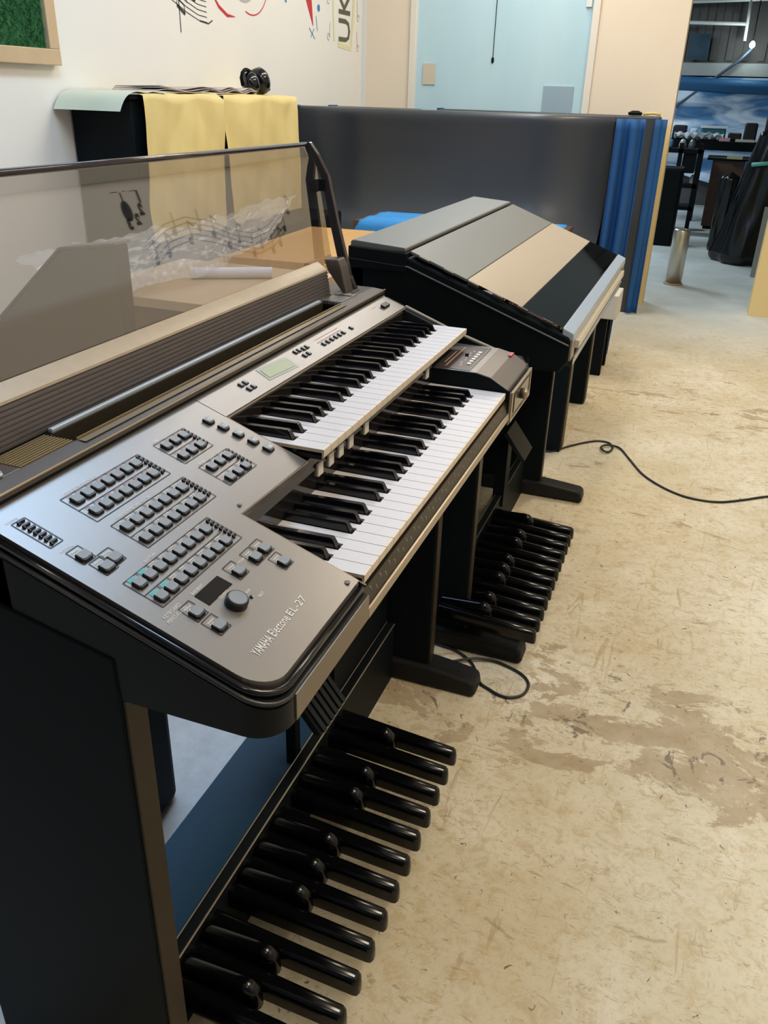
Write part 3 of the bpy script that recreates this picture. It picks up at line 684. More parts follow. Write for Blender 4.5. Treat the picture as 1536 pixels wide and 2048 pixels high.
q.box(0.700, 0.836, 0.118, 0.1205, H + 0.0308, H + 0.0311); q.box(0.700, 0.836, 0.0725, 0.0735, H + 0.0308, H + 0.0311); q.box(0.72, 0.80, 0.126, 0.128, H + 0.0308, H + 0.0311)
q.build('demo_caption', PINK, cheek)
MB().box(0.776, 0.784, 0.098, 0.104, H + 0.0308, H + 0.036).build('demo_knob', BBLK, cheek, bevel=0.001)
MB().slab([(0.832, 0.026), (0.856, 0.026), (0.856, 0.033), (0.832, 0.033)], H + 0.020, H + 0.0265).build('power_button', RED, cheek, bevel=0.001)['label'] = 'red power button'
jp = MB(); jp.box(0.692, 0.866, -0.0105, -0.0085, H - 0.058, H - 0.054); jp.box(0.692, 0.866, -0.0105, -0.0085, H - 0.005, H - 0.001)
jp.box(0.692, 0.700, -0.0105, -0.0085, H - 0.054, H - 0.005); jp.box(0.858, 0.866, -0.0105, -0.0085, H - 0.054, H - 0.005)
jp.build('jack_frame', EDGE, organ)
MB().box(0.720, 0.846, -0.0100, -0.0086, H - 0.047, H - 0.012).build('jack_recess', GBLK, organ)
MB().lathe((0.786, -0.010, H - 0.030), [(0.010, 0), (0.010, 0.010), (0.004, 0.012)], 16, 0, (0, -1, 0)).build('jack_plug', EDGE, organ, smooth=True)
MB().prism([(0.02, H + 0.0), (0.02, H + 0.012), (0.15, pz(0.15) + 0.001), (0.258, pz(0.258) + 0.001), (0.258, H + 0.04), (0.15, H + 0.0)], 0.8635, 0.874).build('right_rim', mat('rim', (0.24, 0.21, 0.18), 0.35, 0.4), organ, bevel=0.001)

# ---- legs, feet, pedal unit of an organ (used by both organs)
def frame_parts(root, xa, xb, yf, yback, ztop, zfoot, toe_y, leg_mat, foot_h=0.055, lt=0.036, high=False):
    for xl, sgn in ((xa, 1), (xb - lt, -1)):
        m_ = MB()
        if high: m_.prism([(yf, foot_h), (yf, ztop), (yf + 0.002, H - 0.002), (yf + 0.13, H + 0.028), (yback, H + 0.06), (yback, foot_h)], xl, xl + lt)
        else: m_.prism([(yf, foot_h), (yf, ztop - 0.08), (yf + 0.006, ztop), (yback, ztop), (yback, foot_h)], xl, xl + lt)
        m_.build('side_panel', leg_mat, root, bevel=0.002)
        MB().box(xl + 0.003, xl + lt - 0.003, yf - 0.0035, yf - 0.0003, foot_h + 0.002, ztop - (0.001 if high else 0.09)).build('panel_front_edge', SHELL, root)
        m_ = MB(); xm = xl + lt / 2
        m_.prism([(toe_y, 0.0), (toe_y - 0.004, 0.012), (toe_y, 0.036), (toe_y + 0.012, 0.043), (yf - 0.01, foot_h), (yback, foot_h), (yback + 0.03, 0.04), (yback + 0.035, 0.0)], xm - 0.034, xm + 0.034)
        m_.build('foot', mat('foot_black', (0.013, 0.013, 0.014), 0.5, spec=0.2), root, bevel=0.009, seg=3)
NAT = [7, 5, 4, 2, 0, -1, -3, -5, -7, -8, -10, -12]
def pedals(root, xg, pitch, ytip, yback, ztip):
    B = ORG[root.name]
    if 'np' not in KM:
        def ped(name, y0, y1, z0, z1, r0, r1, hh, n=10, ky=0.0):
            m_ = MB(); v = []
            st = ([(0.0, 0.35, 0.62), (0.012, 0.86, 0.9), (0.035, 1.0, 1.0)] if not ky else [(0.0, 0.30, 0.22), (0.02, 0.62, 0.50), (0.06, 0.85, 0.76), (0.12, 0.97, 0.92), (0.2, 1.0, 1.0)]) + [(t, 1.0, 1.0) for t in (0.3, 0.65, 1.0)]
            for t, s_, sz in st:
                y = y0 + (y1 - y0) * t; z = z0 + (z1 - z0) * t; r = (r0 + (r1 - r0) * t) * s_; h_ = hh * sz
                prof_ = [(-1, -1.0), (-1, 0.35), (-0.82, 0.78), (-0.4, 0.97), (0.4, 0.97), (0.82, 0.78), (1, 0.35), (1, -1.0)]
                for a, c in prof_: v.append((a * r, y, (z - hh) + (h_ + c * h_) * 0.5 + (0.0 if ky else 0.0)))
            k = 8
            f = [(i * k + j, i * k + (j + 1) % k, (i + 1) * k + (j + 1) % k, (i + 1) * k + j) for i in range(len(st) - 1) for j in range(k)]
            f += [tuple(range(k))[::-1], tuple(range((len(st) - 1) * k, len(st) * k))]
            m_.add(v, f); me = m_.mesh(name); me.materials.append(PEDAL)
            bm = bmesh.new(); bm.from_mesh(me); bmesh.ops.recalc_face_normals(bm, faces=bm.faces); bm.to_mesh(me); bm.free()
            for p_ in me.polygons: p_.use_smooth = True
            me.set_sharp_from_angle(angle=math.radians(50))
            return me
        L_ = yback - ytip
        KM['np'] = ped('natural_pedal', 0.0, L_, 0.0, 0.018, 0.0115, 0.0150, 0.034)
        KM['sp'] = ped('sharp_pedal', 0.118, L_, 0.033, 0.026, 0.0118, 0.0135, 0.046, ky=1)
    for k in range(12):
        o = bpy.data.objects.new('natural_pedal', KM['np']); COL.objects.link(o); o.parent = root
        o.location = (xg - pitch * k - B[0], ytip - B[1], ztip - B[2])
    for c in (0.5, 2.5, 3.5, 5.5 - 0, 6.5, 7.5 - 0, 9.5, 10.5):
        o = bpy.data.objects.new('sharp_pedal', KM['sp']); COL.objects.link(o); o.parent = root
        o.location = (xg - pitch * (c) - B[0], ytip - B[1], ztip - B[2])
frame_parts(organ, -0.2275, 0.8795, 0.157, 0.441, H - 0.0505, 0, 0.038, DARKW, high=True)
# rear of the cheek blocks down to the legs
MB().box(-0.220, 0.868, 0.415, 0.440, H - 0.22, H - 0.07).build('rear_board', DARK, organ)
pedals(organ, 0.517, 0.0566, -0.004, 0.245, 0.120)
MB().box(-0.180, 0.832, 0.243, 0.262, 0.0, 0.158).build('pedal_rail', DARK, organ, bevel=0.002)
MB().tube([(-0.180, 0.2425, 0.1565), (0.832, 0.2425, 0.1565)], 0.0016, 6).tube([(-0.180, 0.262, 0.1585), (0.832, 0.262, 0.1585)], 0.0012, 6).build('rail_edge', EDGE, organ)
MB().prism([(0.262, 0.06), (0.262, 0.125), (0.395, 0.125), (0.395, 0.06)], -0.180, 0.832).build('pedal_cover', BLUEB, organ)
MB().box(0.52, 0.832, 0.262, 0.300, 0.125, 0.36).build('kick_board', DARK, organ, bevel=0.002)
ex = MB(); ex.prism([(0.175, 0.305), (0.188, 0.300), (0.262, 0.400), (0.250, 0.408)], 0.265, 0.370)
exo = ex.build('expression_pedal', mat('rubber_black', (0.004, 0.005, 0.006), 0.6, spec=0.2), organ, bevel=0.002)
for i in range(6): MB().prism([(0.1745, 0.3065), (0.1715, 0.3085), (0.2465, 0.4105), (0.2505, 0.4085)], 0.272 + i * 0.0165, 0.282 + i * 0.0165).build('tread_rib', mat('rubber_grey', (0.009, 0.013, 0.016), 0.6, spec=0.25), exo)
MB().box(0.355, 0.375, 0.270, 0.290, 0.125, 0.33).build('pedal_bracket', DARK, organ)

# ------------------------------------------------------------------ second organ with its lid closed
def lzz(y): return H + 0.177 + (y - 0.309) * 0.3689
organ2 = thing('electronic_organ', (1.5, 0.22, 0), 'dark electronic organ with its grey lid closed, right behind the open organ', 'organ')
XA, XB = 1.0, 2.02
b = MB()
prof = [(-0.060, H - 0.020), (-0.062, H + 0.004), (-0.058, H + 0.030), (0.300, H + 0.160), (0.420, H + 0.175), (0.436, H + 0.165), (0.436, H - 0.05), (0.10, H - 0.06), (0.0, H - 0.045), (-0.045, H - 0.045)]
b.prism(prof, XA, XA + 0.05); b.prism(prof, XB - 0.05, XB)
b.box(XA, XB, 0.05, 0.436, H - 0.055, H - 0.02); b.box(XA, XB, 0.40, 0.436, H - 0.25, H + 0.165)
b.box(XA + 0.05, XB - 0.05, 0.05, 0.09, H - 0.05, H + 0.04)
b.build('case', DARK, organ2, bevel=0.004)
MB().tube([(XA - 0.001, -0.058, H + 0.014), (XA - 0.001, 0.300, H + 0.142), (XA - 0.001, 0.436, H + 0.150)], 0.0022, 6).build('side_groove', mat('groove_grey', (0.07, 0.08, 0.09), 0.3), organ2)
MB().box(XA + 0.051, XB - 0.051, -0.064, 0.02, H - 0.044, H - 0.020).build('keyslip', GBLK, organ2, bevel=0.002)
MB().tube([(XA + 0.051, -0.066, H - 0.024), (XB - 0.051, -0.066, H - 0.024)], 0.0018, 6).build('keyslip_trim', STEELB, organ2)
for i in range(38): MB().box(XA + 0.06 + i * 0.0236, XA + 0.0826 + i * 0.0236, -0.072, 0.045, H - 0.004, H + 0.012).build('white_key', mat('key_cream', (0.66, 0.60, 0.50), 0.45), organ2)
for xx in (XA, XB - 0.05): MB().box(xx + 0.001, xx + 0.049, -0.0645, -0.0605, H - 0.018, H + 0.026).build('cheek_face', mat('cheek_brown', (0.22, 0.18, 0.13), 0.35, 0.2), organ2)
lt_ = MB()
lt_.prism([(0.309, H + 0.1705), (0.309, H + 0.178), (0.313, H + 0.180), (0.430, H + 0.188), (0.436, H + 0.184), (0.436, H + 0.1705)], XA + 0.006, XB - 0.006)
GREYL = mat('grey_lid', (0.150, 0.152, 0.142), 0.42, 0.25, var=0.05, vscale=5)
lt_.build('top_board', GREYL, organ2, bevel=0.002)
MB().prism([(0.304, H + 0.130), (0.304, H + 0.170), (0.438, H + 0.176), (0.438, H + 0.130)], XA - 0.003, XB + 0.003).build('rear_top_side', DARK, organ2, bevel=0.002)
MB().prism([(0.172, lzz(0.172) - 0.006), (0.172, lzz(0.172)), (0.300, lzz(0.300)), (0.300, lzz(0.300) - 0.006)], XA + 0.012, XB - 0.012).build('upper_lid', GREYL, organ2, bevel=0.001)
LIDG = mat('glossy_lid', (0.16, 0.14, 0.115), 0.06, 0.35, coat=1.0)
MB().prism([(-0.040, lzz(-0.040) - 0.006), (-0.040, lzz(-0.040)), (0.170, lzz(0.170)), (0.170, lzz(0.170) - 0.006)], XA + 0.012, XB - 0.012).build('front_lid', smoke_glass('lid_smoke', (0.10, 0.10, 0.10), (0.95, 0.93, 0.9), base=0.42, rough=0.02), organ2)
# what shows in the glossy lid: a light sheet under the smoked front
MB().prism([(-0.035, lzz(-0.035) - 0.012), (-0.035, lzz(-0.035) - 0.009), (0.165, lzz(0.165) - 0.009), (0.165, lzz(0.165) - 0.012)], XA + 0.014, XB - 0.014).build('lid_lining', mat('lid_lining', (0.05, 0.05, 0.055), 0.3), organ2)
MB().prism([(-0.066, lzz(-0.060) - 0.020), (-0.066, lzz(-0.060) - 0.002), (-0.0415, lzz(-0.042) + 0.002), (-0.0415, lzz(-0.042) - 0.020)], XA + 0.004, XB - 0.004).build('front_rail', mat('pale_blue_rail', (0.40, 0.47, 0.55), 0.32, 0.3), organ2, bevel=0.002)
for i in range(6):
    y = -0.02 + i * 0.055
    MB().prism([(y, lzz(y) - 0.004), (y, lzz(y) + 0.0008), (y + 0.022, lzz(y + 0.022) + 0.0008), (y + 0.022, lzz(y + 0.022) - 0.004)], XA + 0.001, XA + 0.009).build('lid_clip', mat('clip_dark', (0.05, 0.04, 0.035), 0.3), organ2)
frame_parts(organ2, XA + 0.015, XB + 0.04, 0.115, 0.42, H - 0.058, 0, -0.038, DARKW)
for i in range(14): MB().box(XA - 0.001, XA + 0.0002, 0.02 + i * 0.012, 0.026 + i * 0.012, H - 0.045, H - 0.02).build('side_grille_slot', BBLK, organ2)
pedals(organ2, 1.570, 0.0529, -0.072, 0.177, 0.122)
MB().box(XA + 0.05, XB + 0.004, 0.173, 0.192, 0.0, 0.158).build('pedal_rail', DARK, organ2, bevel=0.002)
MB().tube([(XA + 0.05, 0.1725, 0.158), (XB + 0.004, 0.1725, 0.158)], 0.0013, 6).tube([(XA + 0.05, 0.192, 0.1585), (XB + 0.004, 0.192, 0.1585)], 0.0013, 6).build('rail_edge', mat('edge_dim', (0.10, 0.09, 0.08), 0.3, 0.5), organ2)
MB().box(XA + 0.05, XB + 0.004, 0.40, 0.42, 0.10, H - 0.06).build('kick_board', DARK, organ2)
MB().prism([(0.105, 0.30), (0.118, 0.295), (0.180, 0.375), (0.168, 0.383)], 1.60, 1.72).build('expression_pedal', mat('rubber_dim', (0.010, 0.014, 0.015), 0.55, spec=0.25), organ2, bevel=0.002)
MB().box(1.63, 1.69, 0.165, 0.20, 0.12, 0.34).build('pedal_bracket', DARK, organ2)

# ------------------------------------------------------------------ third organ, mostly hidden
organ3 = thing('electronic_organ', (2.8, 0.3, 0), 'third dark organ, only its legs showing behind the closed one', 'organ')
b = MB(); b.prism([(0.12, H - 0.22), (0.12, H - 0.16), (0.36, H - 0.12), (0.45, H - 0.12), (0.45, H - 0.22)], 2.44, 3.19); b.build('case', DARK, organ3, bevel=0.004)
for xx in (2.46, 3.10):
    MB().box(xx, xx + 0.07, 0.115, 0.44, 0.0, H - 0.22).build('side_panel', DARKW, organ3, bevel=0.004)
    MB().box(xx + 0.004, xx + 0.066, 0.108, 0.1145, 0.01, H - 0.23).build('panel_front_edge', SHELL, organ3)
organ4 = thing('keyboard_stand', (3.75, 0.2, 0), 'pale box on a dark stand, in front of the blue-draped panel', 'stand')
MB().box(3.58, 3.80, 0.06, 0.26, 0.30, 0.42).build('box', mat('pale_carton', (0.62, 0.58, 0.50), 0.6), organ4, bevel=0.004)
for xx in (3.60, 3.80):
    MB().box(xx, xx + 0.035, 0.10, 0.28, 0.0, 0.30).build('leg', DARK, organ4, bevel=0.003)
MB().box(3.635, 3.80, 0.15, 0.18, 0.15, 0.19).build('stretcher', DARK, organ4)

# ------------------------------------------------------------------ cords on the floor
def smooth_path(pts, n=10):
    out = []; P_ = [Vector(p_) for p_ in pts]
    for i in range(len(P_) - 1):
        p0, p1, p2, p3 = P_[max(i - 1, 0)], P_[i], P_[i + 1], P_[min(i + 2, len(P_) - 1)]
        for k in range(n):
            t = k / n; out.append(0.5 * ((2 * p1) + (-p0 + p2) * t + (2 * p0 - 5 * p1 + 4 * p2 - p3) * t * t + (-p0 + 3 * p1 - 3 * p2 + p3) * t ** 3))
    return out + [P_[-1]]
CORD = mat('cord_rubber', (0.012, 0.012, 0.012), 0.4)
c1 = [(1.06, 0.30, 0.004), (1.004, 0.187, 0.004), (0.993, 0.129, 0.004), (0.962, 0.080, 0.004), (0.925, 0.055, 0.0045), (0.888, 0.035, 0.004), (0.872, 0.008, 0.004), (0.860, -0.021, 0.004), (0.862, -0.047, 0.004), (0.885, -0.072, 0.004),
      (0.924, -0.077, 0.004), (0.952, -0.062, 0.004), (0.972, -0.030, 0.004), (0.985, 0.022, 0.006), (0.975, 0.060, 0.010), (0.960, 0.087, 0.011), (0.940, 0.125, 0.006), (0.937, 0.152, 0.004), (0.953, 0.185, 0.004), (0.98, 0.24, 0.004), (0.98, 0.38, 0.004)]
solo(MB().tube(smooth_path(c1), 0.0036, 8), 'power_cord', CORD, 'black cord looped on the floor beside the front foot of the open organ', 'cord', smooth=True)
c2 = [(2.47, 0.28, 0.004), (2.441, 0.157, 0.004), (2.53, 0.09, 0.004), (2.60, 0.035, 0.004), (2.645, -0.015, 0.004), (2.645, -0.060, 0.004), (2.60, -0.083, 0.004), (2.545, -0.078, 0.005), (2.525, -0.060, 0.010), (2.560, -0.040, 0.011), (2.600, -0.060, 0.010), (2.60, -0.11, 0.006),
      (2.50, -0.16, 0.004), (2.38, -0.215, 0.004), (2.31, -0.265, 0.004), (2.25, -0.33, 0.004), (2.214, -0.404, 0.004), (2.22, -0.50, 0.004), (2.28, -0.59, 0.004), (2.346, -0.672, 0.004), (2.45, -0.85, 0.004), (2.7, -1.3, 0.004)]
solo(MB().tube(smooth_path(c2), 0.0042, 8), 'power_cord', CORD, 'long black cord running across the floor from the third organ to the right edge', 'cord', smooth=True)

# ------------------------------------------------------------------ things seen through and above the smoked lid
g4 = thing('cabinet_side', (0.63, 0.9, 0), 'dark grey angled cabinet side standing at the left behind the smoked lid', 'panel')
CONS = mat('console_grey', (0.050, 0.050, 0.048), 0.45, var=0.08, vscale=3)
MB().prism([(0.741, 0.0), (0.741, H + 0.205), (0.869, H + 0.187), (1.052, H + 0.030), (1.10, H - 0.05), (1.10, 0.0)], 0.60, 0.64).build('board', CONS, g4, bevel=0.004)
MB().prism([(0.739, H + 0.206), (0.741, H + 0.210), (0.872, H + 0.192), (1.056, H + 0.034), (1.054, H + 0.031), (0.870, H + 0.188)], 0.598, 0.645).build('edge_band', mat('edge_band_grey', (0.12, 0.115, 0.11), 0.4), g4)
bc_ = thing('black_case', (0.21, 0.58, 0), 'upright black case on the floor behind the near leg of the open organ', 'case')
MB().box(0.10, 0.31, 0.51, 0.66, 0.0, 0.50).build('body', DARK, bc_, bevel=0.02, seg=3)
MB().box(0.16, 0.25, 0.56, 0.61, 0.50, 0.53).build('handle', DARK, bc_, bevel=0.008)
def table(name, cx0, cx1, cy0, cy1, zt, th, m_top, label, cat):
    t = thing(name, ((cx0 + cx1) / 2, (cy0 + cy1) / 2, 0), label, cat)
    MB().box(cx0, cx1, cy0, cy1, zt - th, zt).build('tabletop', m_top, t, bevel=0.002)
    for xx in (cx0 + 0.03, cx1 - 0.07):
        for yy in (cy0 + 0.03, cy1 - 0.07): MB().box(xx, xx + 0.04, yy, yy + 0.04, 0, zt - th).build('leg', DARK, t)
    return t
t1 = table('side_table', 1.48, 2.12, 0.95, 1.60, 0.69, 0.03, WOODT, 'tan laminate table behind the open organ, holding a white paper roll', 'table')
MB().box(1.50, 1.52, 0.97, 1.58, 0.40, 0.66).build('apron', WOODD, t1)
t2 = table('side_table', 2.16, 3.35, 0.92, 1.58, 0.64, 0.03, WOOD, 'orange wooden table under loose plywood boards', 'table')
solo(MB().box(-0.56, 0.56, -0.31, 0.31, 0, 0.022), 'plywood_board', WOOD, 'lower loose orange plywood board lying on the wooden table', 'board', loc=(2.76, 1.26, 0.6405), bevel=0.001)
o = solo(MB().box(-0.46, 0.46, -0.24, 0.24, 0, 0.03), 'plywood_board', WOOD, 'upper loose orange plywood board with its end sticking out beside the smoked lid', 'board', loc=(2.70, 1.27, 0.663), bevel=0.001)
o.rotation_euler[2] = 0.05
solo(MB().tube([(-0.04, 0.12, 0), (0.10, -0.12, 0)], 0.019, 16), 'paper_roll', mat('roll_white', (0.80, 0.80, 0.86), 0.6), 'white paper roll lying on the tan table', 'paper roll', loc=(1.84, 1.24, 0.7095), smooth=False)
# bubble wrap
def bw_(u, v):
    x = 1.25 + 1.00 * u + 0.9 * u * v; y = 1.30 + 0.30 * v + 0.03 * math.sin(9 * u)
    return (x, y, 0.725 + 0.05 * (u > 0.6) * (u - 0.6) + 0.012 * math.sin(31 * u + 3 * v) * math.cos(23 * v + 5 * u) + 0.09 * v + 0.008 * math.sin(90 * u) * math.sin(77 * v))
FILM = bpy.data.materials.new('clear_film'); FILM.use_nodes = True
nt = FILM.node_tree; bs = nt.nodes['Principled BSDF']; bs.inputs['Base Color'].default_value = (0.75, 0.78, 0.80, 1); bs.inputs['Roughness'].default_value = 0.15; bs.inputs['Alpha'].default_value = 0.32
solo(MB().grid(bw_, 70, 30), 'plastic_wrap', FILM, 'crumpled clear plastic wrap spread over the tables behind the smoked lid', 'plastic wrap', smooth=False)

# blue covered table in front of the grey panel
t3 = thing('covered_table', (3.5, 0.95, 0), 'low table under a bright blue cloth in front of the big grey panel', 'table')
MB().box(3.42, 3.82, 0.36, 1.42, 0.66, 0.70).build('tabletop', WOODD, t3)
for xx in (3.45, 3.74):
    for yy in (0.38, 1.34): MB().box(xx, xx + 0.045, yy, yy + 0.045, 0, 0.66).build('leg', WOODD, t3)
def bc(u, v):
    x = 3.385 + 0.47 * u; y = 0.32 + 1.14 * v
    ed = min(u, 1 - u, v, 1 - v); z = 0.707 + 0.003 * math.sin(17 * u + 9 * v)
    if ed < 0.06: z = 0.707 - (0.06 - ed) * 3.2
    x = min(max(x, 3.405), 3.835); y = min(max(y, 0.345), 1.435)
    return (x, y, z)
solo(MB().grid(bc, 40, 60), 'blue_cloth', LBLUE, 'bright blue cloth spread over the low table behind the closed organ', 'cloth', smooth=True)

# ------------------------------------------------------------------ big curved grey panels with blue drapes
def cr(pts, t):
    n = len(pts) - 1; i = min(int(t * n), n - 1); u = t * n - i
    p0, p1, p2, p3 = [Vector(pts[max(0, min(n, j))]) for j in (i - 1, i, i + 1, i + 2)]
    return 0.5 * ((2 * p1) + (-p0 + p2) * u + (2 * p0 - 5 * p1 + 4 * p2 - p3) * u * u + (-p0 + 3 * p1 - 3 * p2 + p3) * u ** 3)
s1 = [(3.845, 0.555), (3.91, 0.575), (3.98, 0.62), (4.035, 0.69), (4.07, 0.80), (4.08, 0.95), (4.065, 1.10), (4.052, 1.175), (4.062, 1.203), (4.10, 1.208)]
bigp = thing('curved_panel', (4.1, 1.1, 0), 'wide concave grey upholstered panel standing in the middle of the room', 'panel')
MB().grid(lambda u, v: (cr(s1, v).x, 0.25 + 1.81 * u, cr(s1, v).y), 4, 40).build('front_face', BOARD, bigp, smooth=True, solid=0.008)
MB().box(4.10, 4.16, 0.25, 2.06, 0.0, 1.19).build('back_board', DARK, bigp, bevel=0.004)
MB().grid(lambda u, v: (cr(s1, 0.2 + 0.78 * v).x - 0.012, 2.03 + 0.035 * u + 0.05 * (1 - v), cr(s1, 0.2 + 0.78 * v).y + 0.004), 2, 20).build('end_trim', mat('trim_blue', (0.02, 0.16, 0.45), 0.7), bigp, solid=0.006)
def drape(x0, y0, y1, zt, zb, folds, amp, flare, m_, label, sway=0.0):
    def f(u, v):
        z = zt + (zb - zt) * v
        y = y0 + (y1 - y0) * u + sway * v * v
        q_ = math.sin(folds * 2 * math.pi * u + 0.4 * math.sin(4 * v)); x = x0 + amp * math.copysign(abs(q_) ** 0.6, q_) * (0.6 + 0.5 * v) - flare * v * v
        return (x, y, z)
    return solo(MB().grid(f, 60, 24), 'blue_drape', m_, label, 'drape', smooth=True, solid=0.004)
drape(4.01, 0.095, 0.235, 1.205, 0.02, 2.0, 0.034, 0.03, BLUE, 'folded blue cloth hanging from the right end of the curved grey panel', 0.015)
for i, (xx, ya, yb, lab) in enumerate(((5.16, 0.10, 1.53, 'dark flat panel leaning just in front of the blue door'), (4.75, 1.55, 2.14, 'dark panel top showing left of the blue door, by the white wall'))):
    q = thing('flat_panel', (xx, (ya + yb) / 2, 0), lab, 'panel')
    MB().box(xx, xx + 0.14, ya, yb, 0.0, 1.205).build('board', BOARD, q, bevel=0.012)
    MB().box(xx + 0.005, xx + 0.135, yb + 0.001, yb + 0.012, 0.0, 1.21).build('blue_edging', BLUE, q)
drape(5.12, 0.055, 0.125, 1.19, 0.01, 1.0, 0.014, 0.0, BLUE, 'narrow blue cloth at the wall end, reaching the floor by the doorway', -0.0)
k = MB(); k.lathe((5.2, 0.26, 1.221), [(0.04, -0.014), (0.045, 0.0), (0.02, 0.012)], 14)
solo(k, 'tape_roll', DARK, 'dark tape roll on top of the panel by the doorway', 'tape')
solo(MB().tube([(5.19, 0.21, 1.215), (5.19, 0.15, 1.222), (5.19, 0.105, 1.215)], 0.008, 8), 'yellow_strap', YEL, 'yellow strap end on top of the panel by the doorway', 'strap', smooth=True)

# ------------------------------------------------------------------ tall cabinet with yellow paper along the white wall
cab = thing('upright_piano', (3.0, 2.05, 0), 'tall black upright piano against the white wall, covered with yellow paper', 'piano')
MB().box(2.30, 3.74, 1.905, 2.19, 0.12, 1.235).build('body', DARK, cab, bevel=0.006)
MB().box(2.285, 3.755, 1.893, 2.196, 1.235, 1.25).build('top_board', DARK, cab, bevel=0.003)
for xx in (2.32, 3.66): MB().box(xx, xx + 0.06, 1.62, 2.1, 0.0, 0.12).build('foot', DARK, cab, bevel=0.01)
MB().box(2.30, 3.74, 1.62, 1.905, 0.60, 0.70).build('key_shelf', DARK, cab, bevel=0.01)
for xx in (2.34, 3.64): MB().box(xx, xx + 0.06, 1.66, 1.72, 0.12, 0.60).build('leg', DARK, cab, bevel=0.006)
def cover(name, x0, x1, drop, m_, label, ph, left=0.0):
    y_b, y_f = 2.19, 1.884
    L_ = (y_b - y_f) + drop
    def f(u, v):
        s_ = v * L_; x = x0 + (x1 - x0) * u
        wr = 0.010 * abs(math.sin(3.1 * u + 5 * v + ph)) * abs(math.sin(5 * u - 3.3 * v + ph * 2)) + 0.006 * abs((u * 5.3 + v * 2.1 + ph) % 1 - 0.5) + 0.006 * abs((u * 2.3 - v * 4.7 + ph) % 1 - 0.5)
        if s_ < (y_b - y_f): return (x + 0.004 * math.sin(9 * v), y_b - s_, 1.256 + abs(wr) * 0.6)
        d_ = s_ - (y_b - y_f)
        return (x + 0.012 * math.sin(7 * v + ph), y_f - 0.002 - abs(wr) * 1.6 - 0.01 * math.sin(3 * d_), 1.256 - d_ + 0.01 * math.sin(11 * u + ph))
    return solo(MB().grid(f, 70, 60), name, m_, label, 'paper cover', smooth=True)
cover('yellow_cover', 2.33, 2.93, 0.95, YEL, 'flat yellow paper sheet hanging over the left half of the piano front', 0.3)
cover('yellow_cover', 2.97, 3.72, 0.95, YEL, 'crumpled yellow paper sheet hanging over the right half of the piano front, under the headset', 2.1)
def pc(u, v):
    x = 2.20 + 0.32 * v; y = 2.19 - 0.31 * u
    z = 1.262 + 0.002 * math.sin(20 * v)
    if v < 0.30: z -= (0.30 - v) ** 2 * 0.75
    return (x, y, z)
solo(MB().grid(pc, 20, 24), 'pale_cover', PALE, 'pale green paper sheet overhanging the left end of the piano top', 'paper cover', smooth=True)
random.seed(3)
NEWS = mat('newsprint', (0.42, 0.37, 0.36), 0.7, var=0.3, vscale=20)
for i, (xx, ww, zz) in enumerate(((2.70, 0.20, 1.270), (3.03, 0.11, 1.272), (3.245, 0.085, 1.271))):
    m_ = MB()
    for l_ in range(3):
        m_.grid(lambda u, v: (xx - ww + 2 * ww * u + 0.01 * l_, 1.91 + 0.22 * v, zz + 0.006 * l_ + 0.006 * math.sin(7 * u + i + l_) * (1 - v)), 16, 4)
    solo(m_, 'folded_cloth', NEWS, ('long folded grey-brown cloth at the left on the piano top', 'short folded grey-brown cloth in the middle of the piano top', 'folded grey-brown cloth beside the black headset on the piano top')[i], 'cloth', smooth=True, solid=0.003)
hd = thing('headset', (3.42, 1.95, 1.27), 'bulky black headphones resting on the piano top', 'headphones')
def blob(c, r, n=14):
    return [(c[0], c[1], c[2]), r]
for cx_, rr, ry in ((3.36, 0.050, 1.95), (3.50, 0.062, 1.97)):
    MB().lathe((cx_, ry, 1.262 + rr), [(rr * 0.5, -0.035), (rr * 0.95, -0.028), (rr, -0.008), (rr, 0.012), (rr * 0.8, 0.028), (rr * 0.3, 0.034)], 20, 0, (0.75, -0.5, 0.25)).build('ear_cup', GBLK, hd, smooth=True)
MB().tube([(3.30 + 0.0, 1.96, 1.30)] + [(3.34 - 0.055 * math.cos(a), 1.96, 1.325 + 0.045 * math.sin(a)) for a in (0.2, 0.7, 1.2, 1.6, 2.0)] + [(3.46, 1.97, 1.345), (3.54, 1.98, 1.33), (3.59, 1.97, 1.285)], 0.009, 8).build('headband', DARK, hd, smooth=True)

# framed artificial grass on the wall
gb = thing('grass_board', (1.6, 2.18, 1.7), 'light wood frame holding green artificial grass on the white wall', 'board')
fm = MB()
FX1, FZ0 = 2.255, 1.345
fm.prism([(2.165, FZ0), (2.165, FZ0 + 0.055), (2.199, FZ0 + 0.055), (2.199, FZ0)], 1.0, FX1)
fm.box(FX1 - 0.055, FX1, 2.1655, 2.199, FZ0 + 0.055, 2.05)
fm.build('frame', FRAMEW, gb, bevel=0.003)
MB().box(1.0, FX1 - 0.055, 2.185, 2.199, FZ0 + 0.055, 2.05).build('backing', GRASS, gb)
gm = MB()
for i in range(9000):
    x = random.uniform(1.55, FX1 - 0.062); z = random.uniform(FZ0 + 0.06, 1.75)
    h_ = random.uniform(0.010, 0.020); dx = random.uniform(-0.014, 0.014); dz = random.uniform(-0.012, 0.004)
    gm.add([(x - 0.0022, 2.186, z), (x + 0.0022, 2.186, z), (x + dx, 2.186 - h_, z + dz)], [(0, 1, 2)])
q = gm.build('grass_pile', GRASS, gb, recalc=False); q['kind'] = 'stuff'

